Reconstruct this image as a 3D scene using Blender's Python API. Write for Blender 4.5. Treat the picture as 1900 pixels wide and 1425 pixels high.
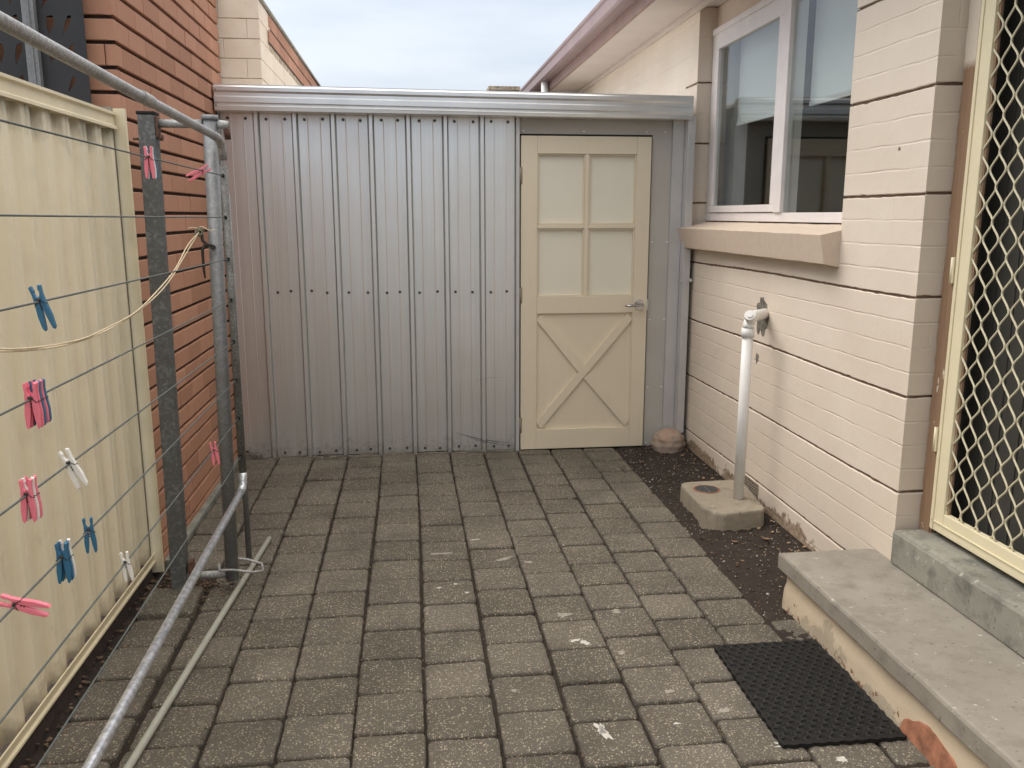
import bpy, bmesh, math, random
from mathutils import Vector, Matrix, noise
R = math.radians
random.seed(7)
S = bpy.context.scene
for o in list(bpy.data.objects): bpy.data.objects.remove(o)
C = S.collection

# ------------------------------------------------------------------ camera
cd = bpy.data.cameras.new('camera'); cam = bpy.data.objects.new('camera', cd); C.objects.link(cam)
cd.sensor_width = 36; cd.lens = 1585 / 1900 * 36; cd.clip_start = 0.05; cd.clip_end = 500
cam.location = (0, 0, 1.52); cam.rotation_euler = (R(90 - 11.19), 0, R(-6.85))
S.camera = cam
S.render.resolution_x = 1024; S.render.resolution_y = 768

# ------------------------------------------------------------------ world: bright overcast sky
EL, AZ = 52, -62            # sun elevation, bearing (clockwise from +Y): high on the left
w = bpy.data.worlds.new('World'); S.world = w; w.use_nodes = True
nt = w.node_tree; N = nt.nodes; L = nt.links
for n in list(N): N.remove(n)
out = N.new('ShaderNodeOutputWorld')
bg1 = N.new('ShaderNodeBackground'); bg2 = N.new('ShaderNodeBackground'); add = N.new('ShaderNodeAddShader')
sky = N.new('ShaderNodeTexSky'); sky.sky_type = 'NISHITA'; sky.sun_disc = False
sky.sun_elevation = R(EL); sky.sun_rotation = R(AZ); sky.dust_density = 3.0
bg1.inputs[1].default_value = 0.05
L.new(sky.outputs[0], bg1.inputs[0])
tc = N.new('ShaderNodeTexCoord')
mp = N.new('ShaderNodeMapping'); mp.inputs['Scale'].default_value = (1.0, 1.0, 4.0)
L.new(tc.outputs['Generated'], mp.inputs[0])
nz = N.new('ShaderNodeTexNoise'); nz.inputs['Scale'].default_value = 2.2; nz.inputs['Detail'].default_value = 6
nz.inputs['Roughness'].default_value = 0.5
L.new(mp.outputs[0], nz.inputs['Vector'])
cr = N.new('ShaderNodeValToRGB')
cr.color_ramp.elements[0].position = 0.38; cr.color_ramp.elements[0].color = (0.56, 0.62, 0.74, 1)
cr.color_ramp.elements[1].position = 0.62; cr.color_ramp.elements[1].color = (0.86, 0.90, 0.95, 1)
L.new(nz.outputs['Fac'], cr.inputs[0])

# overcast sky: zenith about three times as bright as the horizon
sx = N.new('ShaderNodeSeparateXYZ'); L.new(tc.outputs['Generated'], sx.inputs[0])
up_ = N.new('ShaderNodeMapRange'); up_.inputs['From Min'].default_value = 0.42; up_.inputs['From Max'].default_value = 0.75
L.new(sx.outputs['Z'], up_.inputs['Value'])
mxs = N.new('ShaderNodeMix'); mxs.data_type = 'RGBA'; L.new(up_.outputs[0], mxs.inputs[0]); L.new(cr.outputs[0], mxs.inputs[6])
mxs.inputs[7].default_value = (0.96, 0.90, 0.82, 1); L.new(mxs.outputs[2], bg2.inputs[0])
mr = N.new('ShaderNodeMapRange'); mr.inputs['From Min'].default_value = 0.24; mr.inputs['From Max'].default_value = 1.0
mr.inputs['To Min'].default_value = 0.75; mr.inputs['To Max'].default_value = 2.9
L.new(sx.outputs['Z'], mr.inputs['Value']); L.new(mr.outputs[0], bg2.inputs[1])
L.new(bg1.outputs[0], add.inputs[0]); L.new(bg2.outputs[0], add.inputs[1]); L.new(add.outputs[0], out.inputs[0])

sl = bpy.data.lights.new('sun', 'SUN'); sl.energy = 1.5; sl.angle = R(38); sl.color = (1.0, 0.965, 0.91)
so = bpy.data.objects.new('sun', sl); C.objects.link(so)
d = Vector((math.sin(R(AZ)) * math.cos(R(EL)), math.cos(R(AZ)) * math.cos(R(EL)), math.sin(R(EL))))
so.rotation_euler = d.to_track_quat('Z', 'Y').to_euler()
S.view_settings.view_transform = 'Standard'; S.view_settings.look = 'None'
S.view_settings.exposure = 0.10; S.view_settings.gamma = 1.0
S.render.engine = 'CYCLES'

# ------------------------------------------------------------------ materials
class M:
    """small node-graph helper"""
    def __init__(s, name, rough=0.8, metal=0.0, spec=0.5):
        s.m = bpy.data.materials.new(name); s.m.use_nodes = True
        s.t = s.m.node_tree; s.N = s.t.nodes; s.L = s.t.links
        s.b = s.N['Principled BSDF']
        s.b.inputs['Roughness'].default_value = rough; s.b.inputs['Metallic'].default_value = metal
        s.b.inputs['Specular IOR Level'].default_value = spec
        s.tc = s.N.new('ShaderNodeTexCoord').outputs['Object']
    def vec(s, scale=(1, 1, 1), src=None):
        n = s.N.new('ShaderNodeMapping'); n.inputs['Scale'].default_value = scale
        s.L.new(src or s.tc, n.inputs[0]); return n.outputs[0]
    def noise(s, scale, detail=4, rough=0.55, vec=None, dist=0.0):
        n = s.N.new('ShaderNodeTexNoise'); n.inputs['Scale'].default_value = scale
        n.inputs['Detail'].default_value = detail; n.inputs['Roughness'].default_value = rough
        n.inputs['Distortion'].default_value = dist
        s.L.new(vec or s.tc, n.inputs['Vector']); return n.outputs['Fac']
    def voro(s, scale, vec=None, out='Distance', feature='F1'):
        n = s.N.new('ShaderNodeTexVoronoi'); n.feature = feature; n.inputs['Scale'].default_value = scale
        s.L.new(vec or s.tc, n.inputs['Vector']); return n.outputs[out]
    def ramp(s, fac, stops):
        n = s.N.new('ShaderNodeValToRGB'); e = n.color_ramp.elements
        while len(e) < len(stops): e.new(0.5)
        for i, (p, c) in enumerate(stops):
            e[i].position = p
            e[i].color = (c, c, c, 1) if isinstance(c, (int, float)) else (*c, 1)
        s.L.new(fac, n.inputs[0]); return n.outputs[0]
    def mix(s, fac, a, b, mode='MIX'):
        n = s.N.new('ShaderNodeMix'); n.data_type = 'RGBA'; n.blend_type = mode
        for v, i in ((fac, 0), (a, 6), (b, 7)):
            if isinstance(v, (int, float)): n.inputs[i].default_value = v if i == 0 else (v, v, v, 1)
            elif isinstance(v, tuple): n.inputs[i].default_value = (*v, 1)
            else: s.L.new(v, n.inputs[i])
        return n.outputs[2]
    def math(s, op, a, b=None, clamp=False):
        n = s.N.new('ShaderNodeMath'); n.operation = op; n.use_clamp = clamp
        for i, v in enumerate((a, b)):
            if v is None: continue
            if isinstance(v, (int, float)): n.inputs[i].default_value = v
            else: s.L.new(v, n.inputs[i])
        return n.outputs[0]
    def xyz(s, src=None):
        n = s.N.new('ShaderNodeSeparateXYZ'); s.L.new(src or s.tc, n.inputs[0]); return n.outputs
    def attr(s, name):
        n = s.N.new('ShaderNodeAttribute'); n.attribute_name = name; return n.outputs['Fac']
    def col(s, c):
        if isinstance(c, tuple): s.b.inputs['Base Color'].default_value = (*c, 1)
        else: s.L.new(c, s.b.inputs['Base Color'])
        return s
    def rgh(s, c): s.L.new(c, s.b.inputs['Roughness']); return s
    def bump(s, h, strength=0.3, dist=0.01, prev=None):
        n = s.N.new('ShaderNodeBump'); n.inputs['Strength'].default_value = strength
        n.inputs['Distance'].default_value = dist
        s.L.new(h, n.inputs['Height'])
        if prev: s.L.new(prev, n.inputs['Normal'])
        s.L.new(n.outputs[0], s.b.inputs['Normal']); s.lastn = n.outputs[0]; return s

def simple(name, c, rough=0.6, metal=0.0, var=0.12, scale=12, bump=0.1, spec=0.5, bscale=80):
    m = M(name, rough, metal, spec)
    n = m.noise(scale, 5); c2 = tuple(x * (1 - var) for x in c); c1 = tuple(min(1, x * (1 + var)) for x in c)
    m.col(m.ramp(n, [(0.3, c2), (0.7, c1)]))
    if bump: m.bump(m.noise(bscale, 3), bump, 0.002)
    return m.m

MT = {}
# orange brick
m = M('orange_brick', 0.85, spec=0.25)
a = m.attr('rnd')
base = m.ramp(a, [(0.0, (0.34, 0.178, 0.116)), (0.5, (0.415, 0.220, 0.145)), (1.0, (0.48, 0.262, 0.176))])
n1 = m.noise(9, 6); n2 = m.noise(260, 3)
c = m.mix(m.ramp(n1, [(0.35, 0.0), (0.75, 0.45)]), base, (0.38, 0.19, 0.125))
c = m.mix(m.ramp(n2, [(0.3, 0.0), (0.8, 0.3)]), c, (0.55, 0.30, 0.2))
m.col(c).bump(n2, 0.35, 0.002); MT['brick'] = m.m
MT['mortar'] = simple('dark_mortar', (0.045, 0.032, 0.028), 0.95, var=0.3, scale=30, bump=0.4)
# cream painted brick (neighbour)
m = M('cream_painted_brick', 0.75, spec=0.3)
n1 = m.noise(5, 6); n2 = m.noise(40, 5, 0.7)
c = m.mix(m.ramp(n1, [(0.4, 0.0), (0.7, 1.0)]), (0.72, 0.62, 0.49), (0.79, 0.70, 0.58))
c = m.mix(m.ramp(n2, [(0.62, 0.0), (0.76, 0.7)]), c, (0.25, 0.2, 0.15))
m.col(c).bump(n2, 0.3, 0.003); MT['creambrick'] = m.m
MT['creamjoint'] = simple('weathered_cream_joint', (0.42, 0.34, 0.25), 0.95, var=0.6, scale=18, bump=0.4)

# painted house brick: faint joints between the raked grooves
def painted_wall(name, c0, c1):
    m = M(name, 0.62, spec=0.35)
    X, Y, Z = m.xyz()
    cb = m.N.new('ShaderNodeCombineXYZ')
    m.L.new(m.math('ADD', X, Y), cb.inputs[0]); m.L.new(m.math('SUBTRACT', Z, 0.494 - 0.0917 * 8 + 0.0040), cb.inputs[1])
    # wobble
    wn = m.N.new('ShaderNodeTexNoise'); wn.inputs['Scale'].default_value = 7; wn.inputs['Detail'].default_value = 3
    m.L.new(m.tc, wn.inputs['Vector'])
    vm = m.N.new('ShaderNodeVectorMath'); vm.operation = 'MULTIPLY_ADD'
    m.L.new(wn.outputs['Color'], vm.inputs[0]); vm.inputs[1].default_value = (0.012, 0.012, 0); m.L.new(cb.outputs[0], vm.inputs[2])
    bt = m.N.new('ShaderNodeTexBrick'); m.L.new(vm.outputs[0], bt.inputs['Vector'])
    bt.inputs['Scale'].default_value = 1; bt.inputs['Brick Width'].default_value = 0.245; bt.inputs['Row Height'].default_value = 0.0917
    bt.inputs['Mortar Size'].default_value = 0.0045; bt.inputs['Mortar Smooth'].default_value = 0.6
    bt.inputs['Color1'].default_value = (1, 1, 1, 1); bt.inputs['Color2'].default_value = (0.78, 0.78, 0.78, 1)
    bt.inputs['Mortar'].default_value = (0, 0, 0, 1)
    fz = m.math('FRACT', m.math('DIVIDE', m.xyz(vm.outputs[0])[1], 0.0917))
    hz = m.math('ABSOLUTE', m.math('SUBTRACT', fz, 0.5))
    hline = m.ramp(hz, [(0.445, 1.0), (0.49, 0.0)])
    vfade = m.ramp(m.noise(4, 3), [(0.45, 0.0), (0.65, 0.5)])
    f = m.mix(1.0, m.mix(vfade, (0.9, 0.9, 0.9), bt.outputs['Color']), hline, 'MULTIPLY')
    broken = m.ramp(m.noise(11, 4), [(0.38, 0.15), (0.62, 1.0)])
    h = m.mix(broken, (0.85, 0.85, 0.85), f)
    n1 = m.noise(2.5, 5); n2 = m.noise(90, 4); n3 = m.noise(14, 6, 0.6)
    c = m.mix(m.ramp(n1, [(0.35, 0.0), (0.7, 1.0)]), c0, c1)
    c = m.mix(m.ramp(n3, [(0.62, 0.0), (0.85, 0.25)]), c, (0.50, 0.40, 0.31))
    # paint flaking off the lowest course
    zf = m.N.new('ShaderNodeMapRange'); zf.inputs['From Min'].default_value = 0.005; zf.inputs['From Max'].default_value = 0.15
    zf.inputs['To Min'].default_value = 0.30; zf.inputs['To Max'].default_value = -0.06
    m.L.new(Z, zf.inputs['Value'])
    fl = m.ramp(m.math('ADD', m.noise(8, 8, 0.7), zf.outputs[0]), [(0.66, 0.0), (0.70, 1.0)])
    c = m.mix(fl, c, m.ramp(m.noise(60, 4), [(0.35, (0.22, 0.16, 0.11)), (0.65, (0.42, 0.33, 0.24))]))
    # faint rust-pink bleed low on the wall by the shed
    m.col(c)
    m.bump(n2, 0.22, 0.002); p = m.lastn
    m.bump(n3, 0.25, 0.006, p); p = m.lastn
    m.bump(h, 0.46, 0.005, p)
    return m.m
MT['wall'] = painted_wall('painted_brick', (0.66, 0.575, 0.475), (0.715, 0.635, 0.535))
MT['groove'] = simple('raked_joint', (0.17, 0.115, 0.085), 0.95, var=0.3, scale=30)
MT['wallplain'] = simple('beige_render', (0.62, 0.52, 0.42), 0.7, var=0.05, scale=4, bump=0.15)

# paver
m = M('exposed_aggregate_paver', 0.9, spec=0.25)
a = m.attr('rnd')
base = m.ramp(a, [(0.0, (0.126, 0.112, 0.091)), (0.5, (0.146, 0.131, 0.108)), (1.0, (0.174, 0.157, 0.130))])
v = m.voro(165); vc = m.voro(165, out='Color'); sepc = m.N.new('ShaderNodeSeparateColor'); m.L.new(vc, sepc.inputs[0])
pick = m.math('MULTIPLY', m.ramp(v, [(0.30, 1.0), (0.46, 0.0)]), m.ramp(sepc.outputs[0], [(0.50, 0.0), (0.54, 1.0)]))
v2 = m.voro(95); vc2 = m.voro(95, out='Color'); sep2 = m.N.new('ShaderNodeSeparateColor'); m.L.new(vc2, sep2.inputs[0])
pick2 = m.math('MULTIPLY', m.ramp(v2, [(0.22, 1.0), (0.36, 0.0)]), m.ramp(sep2.outputs[0], [(0.74, 0.0), (0.77, 1.0)]))
tint = m.ramp(sepc.outputs[1], [(0.0, (0.20, 0.165, 0.12)), (0.5, (0.28, 0.24, 0.18)), (1.0, (0.42, 0.37, 0.29))])
n1 = m.noise(3.0, 5); n3 = m.noise(330, 3)
wet = m.ramp(n1, [(0.30, 0.70), (0.66, 1.08)])
c = m.mix(m.ramp(n3, [(0.35, 0.0), (0.65, 0.55)]), base, (0.055, 0.047, 0.038))
c = m.mix(pick, c, tint); c = m.mix(pick2, c, (0.38, 0.33, 0.25))
st = m.ramp(m.noise(8, 5), [(0.55, 0.0), (0.75, 0.35)])
c = m.mix(st, c, (0.095, 0.075, 0.055))
c = m.mix(1.0, c, wet, 'MULTIPLY')
m.col(c)
m.bump(n3, 0.5, 0.0025); m.bump(pick, 0.5, 0.0015, m.lastn); MT['paver'] = m.m
MT['paintspot'] = simple('white_paint_splash', (0.50, 0.485, 0.44), 0.6, var=0.1, scale=60)
MT['palespot'] = simple('faded_paint_splash', (0.29, 0.265, 0.225), 0.8, var=0.2, scale=90)
# soil
m = M('dark_soil', 0.95, spec=0.2)
n1 = m.noise(7, 6); n2 = m.noise(120, 5, 0.7)
c = m.mix(n1, (0.022, 0.018, 0.015), (0.058, 0.046, 0.037))
c = m.mix(m.ramp(n2, [(0.55, 0.0), (0.72, 0.6)]), c, (0.12, 0.095, 0.075))
m.col(c).bump(n2, 0.9, 0.008); MT['soil'] = m.m
# zincalume
m = M('zincalume', 0.36, 0.88, 0.5)
st = m.noise(1.0, 5, 0.6, m.vec((60, 60, 1.2))); bl = m.noise(2.2, 4)
c = m.mix(st, (0.70, 0.705, 0.69), (0.88, 0.885, 0.865)); c = m.mix(m.ramp(bl, [(0.35, 0.0), (0.7, 0.4)]), c, (0.66, 0.66, 0.645))
Z = m.xyz()[2]
# mud splash at the foot of the sheets
sp = m.N.new('ShaderNodeMapRange'); sp.inputs['From Min'].default_value = 0.30; sp.inputs['From Max'].default_value = 0.0
m.L.new(Z, sp.inputs['Value'])
c = m.mix(m.ramp(m.math('ADD', m.math('MULTIPLY', sp.outputs[0], 0.5), m.noise(26, 6, 0.7)), [(0.86, 0.0), (1.05, 0.3)]), c, (0.30, 0.26, 0.21))
# swirled scrape marks
X = m.xyz()[0]
m.col(c); m.rgh(m.ramp(bl, [(0.3, 0.30), (0.7, 0.44)])); m.bump(st, 0.06, 0.002); MT['zinc'] = m.m
MT['scrape'] = simple('dark_scrape', (0.30, 0.30, 0.31), 0.5, 0.5, 0.3, 20)
MT['gutter'] = simple('bright_zincalume', (0.78, 0.785, 0.775), 0.32, 0.8, 0.06, 6, 0.05)
MT['flash'] = simple('grey_metal_flashing', (0.58, 0.575, 0.565), 0.5, 0.45, 0.06, 5, 0.05)
MT['cement'] = simple('grey_cement_sheet', (0.50, 0.475, 0.43), 0.7, 0.0, 0.05, 4, 0.1, 0.3)
# galvanised
m = M('galvanised_steel', 0.6, 0.4, 0.4)
v = m.voro(120, out='Color'); sc_ = m.N.new('ShaderNodeSeparateColor'); m.L.new(v, sc_.inputs[0])
c = m.mix(sc_.outputs[0], (0.21, 0.22, 0.23), (0.29, 0.30, 0.31))
c = m.mix(m.ramp(m.noise(14, 5), [(0.4, 0.0), (0.7, 0.6)]), c, (0.19, 0.19, 0.19))
m.col(c).bump(m.noise(200, 3), 0.15, 0.001); MT['galv'] = m.m
m = M('dull_galvanised_post', 0.6, 0.35, 0.4)
v = m.voro(95, out='Color'); sc_ = m.N.new('ShaderNodeSeparateColor'); m.L.new(v, sc_.inputs[0])
c = m.mix(m.math('POWER', sc_.outputs[0], 3.0), (0.12, 0.125, 0.125), (0.22, 0.23, 0.23))
c = m.mix(m.ramp(m.noise(6, 5), [(0.35, 0.0), (0.7, 0.6)]), c, (0.10, 0.10, 0.098))
m.col(c).bump(m.noise(200, 3), 0.15, 0.001); MT['galvdark'] = m.m
m = M('bright_galvanised_tube', 0.36, 0.6, 0.5)
n1 = m.noise(60, 5, 0.65)
m.col(m.mix(m.ramp(n1, [(0.4, 0.0), (0.6, 1.0)]), (0.36, 0.38, 0.42), (0.62, 0.64, 0.68))).bump(n1, 0.1, 0.001); MT['galvbright'] = m.m
m = M('speckled_galvanised_tube', 0.55, 0.4, 0.5)
n1 = m.noise(150, 4, 0.7); n2 = m.noise(9, 4)
c = m.mix(m.ramp(n1, [(0.4, 0.0), (0.62, 1.0)]), (0.25, 0.25, 0.25), (0.48, 0.48, 0.475))
c = m.mix(m.ramp(n2, [(0.5, 0.0), (0.75, 0.6)]), c, (0.2, 0.195, 0.19))
m.col(c).bump(n1, 0.2, 0.001); MT['galvspeck'] = m.m
m = M('dark_speckled_tube', 0.6, 0.35, 0.4)
n1 = m.noise(150, 4, 0.7); n2 = m.noise(12, 5)
c = m.mix(m.ramp(n1, [(0.4, 0.0), (0.66, 1.0)]), (0.11, 0.11, 0.105), (0.27, 0.27, 0.265))
c = m.mix(m.ramp(n2, [(0.45, 0.0), (0.7, 0.6)]), c, (0.07, 0.068, 0.06)); m.col(c); MT['galvdirty'] = m.m
MT['rust'] = simple('rusty_steel', (0.12, 0.065, 0.045), 0.8, 0.2, 0.4, 60)
MT['rod'] = simple('grey_plastic_rod', (0.36, 0.37, 0.32), 0.55, 0, 0.08, 20)
MT['wire'] = simple('green_grey_line', (0.085, 0.10, 0.098), 0.6, 0, 0.2, 60)
MT['rope'] = simple('cream_cord', (0.62, 0.52, 0.36), 0.8, 0, 0.15, 80)
MT['ropeknot'] = simple('mouldy_cord', (0.24, 0.235, 0.17), 0.9, 0, 0.4, 80)
# fence
m = M('cream_steel_fence', 0.5, 0.0, 0.4)
st = m.noise(1.0, 5, 0.6, m.vec((14, 14, 0.7))); n2 = m.noise(5, 5); n3 = m.noise(30, 6, 0.7)
c = m.mix(st, (0.74, 0.66, 0.485), (0.83, 0.765, 0.59))
c = m.mix(m.ramp(n2, [(0.52, 0.0), (0.75, 0.3)]), c, (0.50, 0.44, 0.33))
Z = m.xyz()[2]
top = m.N.new('ShaderNodeMapRange'); top.inputs['From Min'].default_value = 1.70; top.inputs['From Max'].default_value = 1.86
m.L.new(Z, top.inputs['Value'])
rail_shade = m.ramp(m.math('ADD', m.math('MULTIPLY', top.outputs[0], 0.45), m.noise(12, 6, 0.6, m.vec((1, 1, 0.5)))), [(0.62, 0.0), (0.98, 0.7)])  # darkens the sheet up to the top rail, painting in its shade
c = m.mix(rail_shade, c, (0.13, 0.115, 0.085))
bt_ = m.N.new('ShaderNodeMapRange'); bt_.inputs['From Min'].default_value = 0.22; bt_.inputs['From Max'].default_value = 0.08
m.L.new(Z, bt_.inputs['Value'])
dirt2 = m.ramp(m.math('ADD', m.math('MULTIPLY', bt_.outputs[0], 0.5), m.noise(9, 6, 0.6)), [(0.72, 0.0), (1.0, 0.6)])
c = m.mix(dirt2, c, (0.16, 0.13, 0.10))
m.col(c); MT['fence'] = m.m
MT['fencerail'] = simple('cream_steel_rail', (0.72, 0.64, 0.45), 0.45, 0, 0.07, 9, 0.05)
MT['fencedark'] = simple('dark_fence_channel', (0.26, 0.235, 0.185), 0.7, 0, 0.25, 9)  # dark tone for the post channel and the wall copings
MT['screen'] = simple('charcoal_powder_coat', (0.022, 0.022, 0.023), 0.5, 0, 0.15, 9)
# shed door
m = M('cream_door_paint', 0.55, 0, 0.4)
n1 = m.noise(3, 5); gp = m.noise(1, 5, 0.6, m.vec((50, 50, 2)))
c = m.mix(n1, (0.71, 0.62, 0.465), (0.77, 0.69, 0.53)); c = m.mix(m.ramp(gp, [(0.55, 0.0), (0.8, 0.25)]), c, (0.58, 0.50, 0.385))
m.col(c).bump(gp, 0.08, 0.002); MT['door'] = m.m
m = M('frosted_pane', 0.32, 0, 0.5)
m.col(m.ramp(m.noise(1.6, 3), [(0.3, (0.74, 0.705, 0.58)), (0.7, (0.80, 0.765, 0.645))])); MT['frost'] = m.m
MT['chrome'] = simple('satin_chrome', (0.55, 0.55, 0.56), 0.18, 1.0, 0.02, 10, 0)
MT['white'] = simple('white_window_paint', (0.75, 0.705, 0.685), 0.5, 0, 0.05, 10, 0.15)
MT['flake'] = simple('flaked_paint', (0.30, 0.24, 0.20), 0.8, 0, 0.3, 30)
MT['pvc'] = simple('white_pvc', (0.76, 0.755, 0.73), 0.5, 0, 0.05, 8, 0)
MT['fascia'] = simple('pinkish_brown_fascia', (0.26, 0.165, 0.14), 0.6, 0, 0.12, 5)
MT['gut2'] = simple('dusty_plum_gutter', (0.25, 0.175, 0.172), 0.45, 0, 0.08, 5)
MT['soffit'] = simple('cream_soffit', (0.52, 0.45, 0.40), 0.7, 0, 0.05, 4)
MT['tile'] = simple('roof_tile', (0.20, 0.12, 0.10), 0.8, 0, 0.2, 8)
MT['dark'] = simple('dark_interior', (0.055, 0.052, 0.047), 0.8, 0, 0.15, 4)
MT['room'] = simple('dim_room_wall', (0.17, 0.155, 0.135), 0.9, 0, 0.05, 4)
MT['blind'] = simple('white_roller_blind', (0.80, 0.81, 0.82), 0.7, 0, 0.02, 4, 0.02)
MT['secdoor'] = simple('pale_yellow_powder_coat', (0.72, 0.65, 0.45), 0.42, 0, 0.03, 8, 0.03)
MT['innerdoor'] = simple('black_green_door', (0.055, 0.054, 0.047), 0.55, 0, 0.1, 6)
m = M('bare_timber', 0.85, 0, 0.2)
n1 = m.noise(1, 6, 0.6, m.vec((60, 60, 4))); n2 = m.noise(18, 5, 0.7)
c = m.mix(n1, (0.20, 0.12, 0.075), (0.36, 0.24, 0.155)); c = m.mix(m.ramp(n2, [(0.60, 0.0), (0.68, 1.0)]), c, (0.34, 0.28, 0.21))
m.col(c).bump(n1, 0.4, 0.004); MT['timber'] = m.m
# concrete
def concrete(name, c0, c1, dark, spot=True):
    m = M(name, 0.88, 0, 0.25)
    n1 = m.noise(3.2, 6, 0.6); n2 = m.noise(11, 6, 0.7); n3 = m.noise(180, 3)
    c = m.mix(m.ramp(n1, [(0.3, 0.0), (0.7, 1.0)]), c0, c1)
    c = m.mix(m.ramp(n2, [(0.48, 0.0), (0.70, 0.75)]), c, dark)
    if spot:
        c = m.mix(m.ramp(m.noise(55, 4, 0.6), [(0.64, 0.0), (0.68, 0.7)]), c, (0.10, 0.09, 0.075))
        c = m.mix(m.ramp(m.noise(31, 4, 0.6, m.vec((1, 1.4, 1))), [(0.66, 0.0), (0.70, 0.7)]), c, (0.50, 0.48, 0.43))
    m.col(c).bump(n3, 0.35, 0.002); m.bump(n2, 0.2, 0.006, m.lastn); return m.m
MT['conc'] = concrete('worn_concrete', (0.235, 0.213, 0.178), (0.305, 0.280, 0.238), (0.185, 0.168, 0.142))
MT['concgrey'] = concrete('blue_grey_concrete', (0.185, 0.18, 0.155), (0.31, 0.30, 0.255), (0.085, 0.088, 0.078))
MT['concbeige'] = concrete('beige_concrete', (0.25, 0.215, 0.165), (0.33, 0.29, 0.225), (0.16, 0.14, 0.11), True)
m = M('peeling_cream_brick', 0.75, 0, 0.3)
n1 = m.noise(6, 6, 0.65); n2 = m.noise(30, 6, 0.7)
c = m.mix(n1, (0.50, 0.41, 0.295), (0.60, 0.50, 0.375))
zf = m.N.new('ShaderNodeMapRange'); zf.inputs['From Min'].default_value = 0.0; zf.inputs['From Max'].default_value = 0.13
zf.inputs['To Min'].default_value = 0.18; zf.inputs['To Max'].default_value = -0.1
m.L.new(m.xyz()[2], zf.inputs['Value'])
c = m.mix(m.ramp(m.math('ADD', n1, zf.outputs[0]), [(0.60, 0.0), (0.64, 0.8)]), c, (0.36, 0.31, 0.235))
c = m.mix(m.ramp(m.math('ADD', n2, zf.outputs[0]), [(0.70, 0.0), (0.74, 1.0)]), c, (0.20, 0.105, 0.065))
m.col(c).bump(n1, 0.5, 0.01); MT['stepbase'] = m.m
MT['terra'] = simple('broken_terracotta', (0.30, 0.13, 0.075), 0.9, 0, 0.45, 22, 0.8)
MT['mortarlump'] = concrete('rough_mortar', (0.33, 0.27, 0.21), (0.38, 0.30, 0.24), (0.20, 0.16, 0.13), False)
m = M('pinkish_mortar', 0.9, 0, 0.2)
m.col(m.mix(m.ramp(m.noise(9, 6), [(0.4, 0.0), (0.6, 1.0)]), (0.37, 0.255, 0.19), (0.36, 0.315, 0.255))).bump(m.noise(40, 5), 0.6, 0.01); MT['lumppink'] = m.m
m = M('black_rubber', 0.62, 0, 0.35)
n1 = m.noise(25, 5, 0.7)
m.col(m.mix(m.ramp(n1, [(0.55, 0.0), (0.8, 1.0)]), (0.007, 0.007, 0.007), (0.020, 0.019, 0.017))); MT['rubber'] = m.m
for k, c in dict(pink=(0.80, 0.20, 0.27), blue=(0.032, 0.145, 0.265), pegwhite=(0.78, 0.77, 0.74)).items():
    MT[k] = simple(k + '_plastic', c, 0.4, 0, 0.06, 40, 0)
MT['spring'] = simple('dark_spring_steel', (0.05, 0.045, 0.04), 0.5, 0.6, 0.2, 60, 0)
MT['leafbrown'] = simple('dry_leaf', (0.42, 0.27, 0.16), 0.8, 0, 0.3, 40)
MT['chip'] = simple('pale_gravel_chip', (0.42, 0.39, 0.34), 0.85, 0, 0.4, 40)
MT['chipdark'] = simple('bark_chip', (0.13, 0.085, 0.055), 0.9, 0, 0.4, 40)
MT['bolt'] = simple('dark_bolt', (0.10, 0.10, 0.10), 0.45, 0.5, 0.2, 60, 0)
# window glass
g = bpy.data.materials.new('window_glass'); g.use_nodes = True
t = g.node_tree; t.nodes.remove(t.nodes['Principled BSDF'])
tr = t.nodes.new('ShaderNodeBsdfTransparent'); tr.inputs[0].default_value = (0.90, 0.93, 0.92, 1)
gl = t.nodes.new('ShaderNodeBsdfGlossy'); gl.inputs['Roughness'].default_value = 0.01
lw_ = t.nodes.new('ShaderNodeLayerWeight'); lw_.inputs[0].default_value = 0.5
pw_ = t.nodes.new('ShaderNodeMath'); pw_.operation = 'POWER'; pw_.inputs[1].default_value = 5.0; t.links.new(lw_.outputs['Facing'], pw_.inputs[0])
fr = t.nodes.new('ShaderNodeMath'); fr.operation = 'MULTIPLY_ADD'; fr.inputs[1].default_value = 0.95; fr.inputs[2].default_value = 0.045; t.links.new(pw_.outputs[0], fr.inputs[0])
mx = t.nodes.new('ShaderNodeMixShader')
t.links.new(fr.outputs[0], mx.inputs[0]); t.links.new(tr.outputs[0], mx.inputs[1]); t.links.new(gl.outputs[0], mx.inputs[2])
t.links.new(mx.outputs[0], t.nodes['Material Output'].inputs[0]); MT['glass'] = g

# ------------------------------------------------------------------ helpers
def tag(o, label=None, cat=None, group=None, kind=None):
    if label: o['label'] = label
    if cat: o['category'] = cat
    if group: o['group'] = group
    if kind: o['kind'] = kind
    return o
def thing(name, label, cat, loc, group=None):
    o = bpy.data.objects.new(name, None); C.objects.link(o); o.location = loc
    o.empty_display_size = 0.1
    return tag(o, label, cat, group)
def wloc(o):
    v = Vector(o.location); p = o.parent
    while p: v += Vector(p.location); p = p.parent
    return v
def obj(name, bm, mats, parent=None, smooth=False, label=None, at=None):
    """bm is in world coordinates; it is moved so that it sits right under its parent"""
    off = wloc(parent) if parent else Vector((0, 0, 0))
    loc = Vector(at) - off if at is not None else Vector((0, 0, 0))
    bmesh.ops.translate(bm, verts=bm.verts, vec=-(off + loc))
    me = bpy.data.meshes.new(name); bm.to_mesh(me); bm.free()
    if not isinstance(mats, (list, tuple)): mats = [mats]
    for k in mats: me.materials.append(MT[k] if isinstance(k, str) else k)
    if smooth:
        for p in me.polygons: p.use_smooth = True
    o = bpy.data.objects.new(name, me); C.objects.link(o)
    o.location = loc
    if parent: o.parent = parent
    if label: o['label'] = label
    return o
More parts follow.
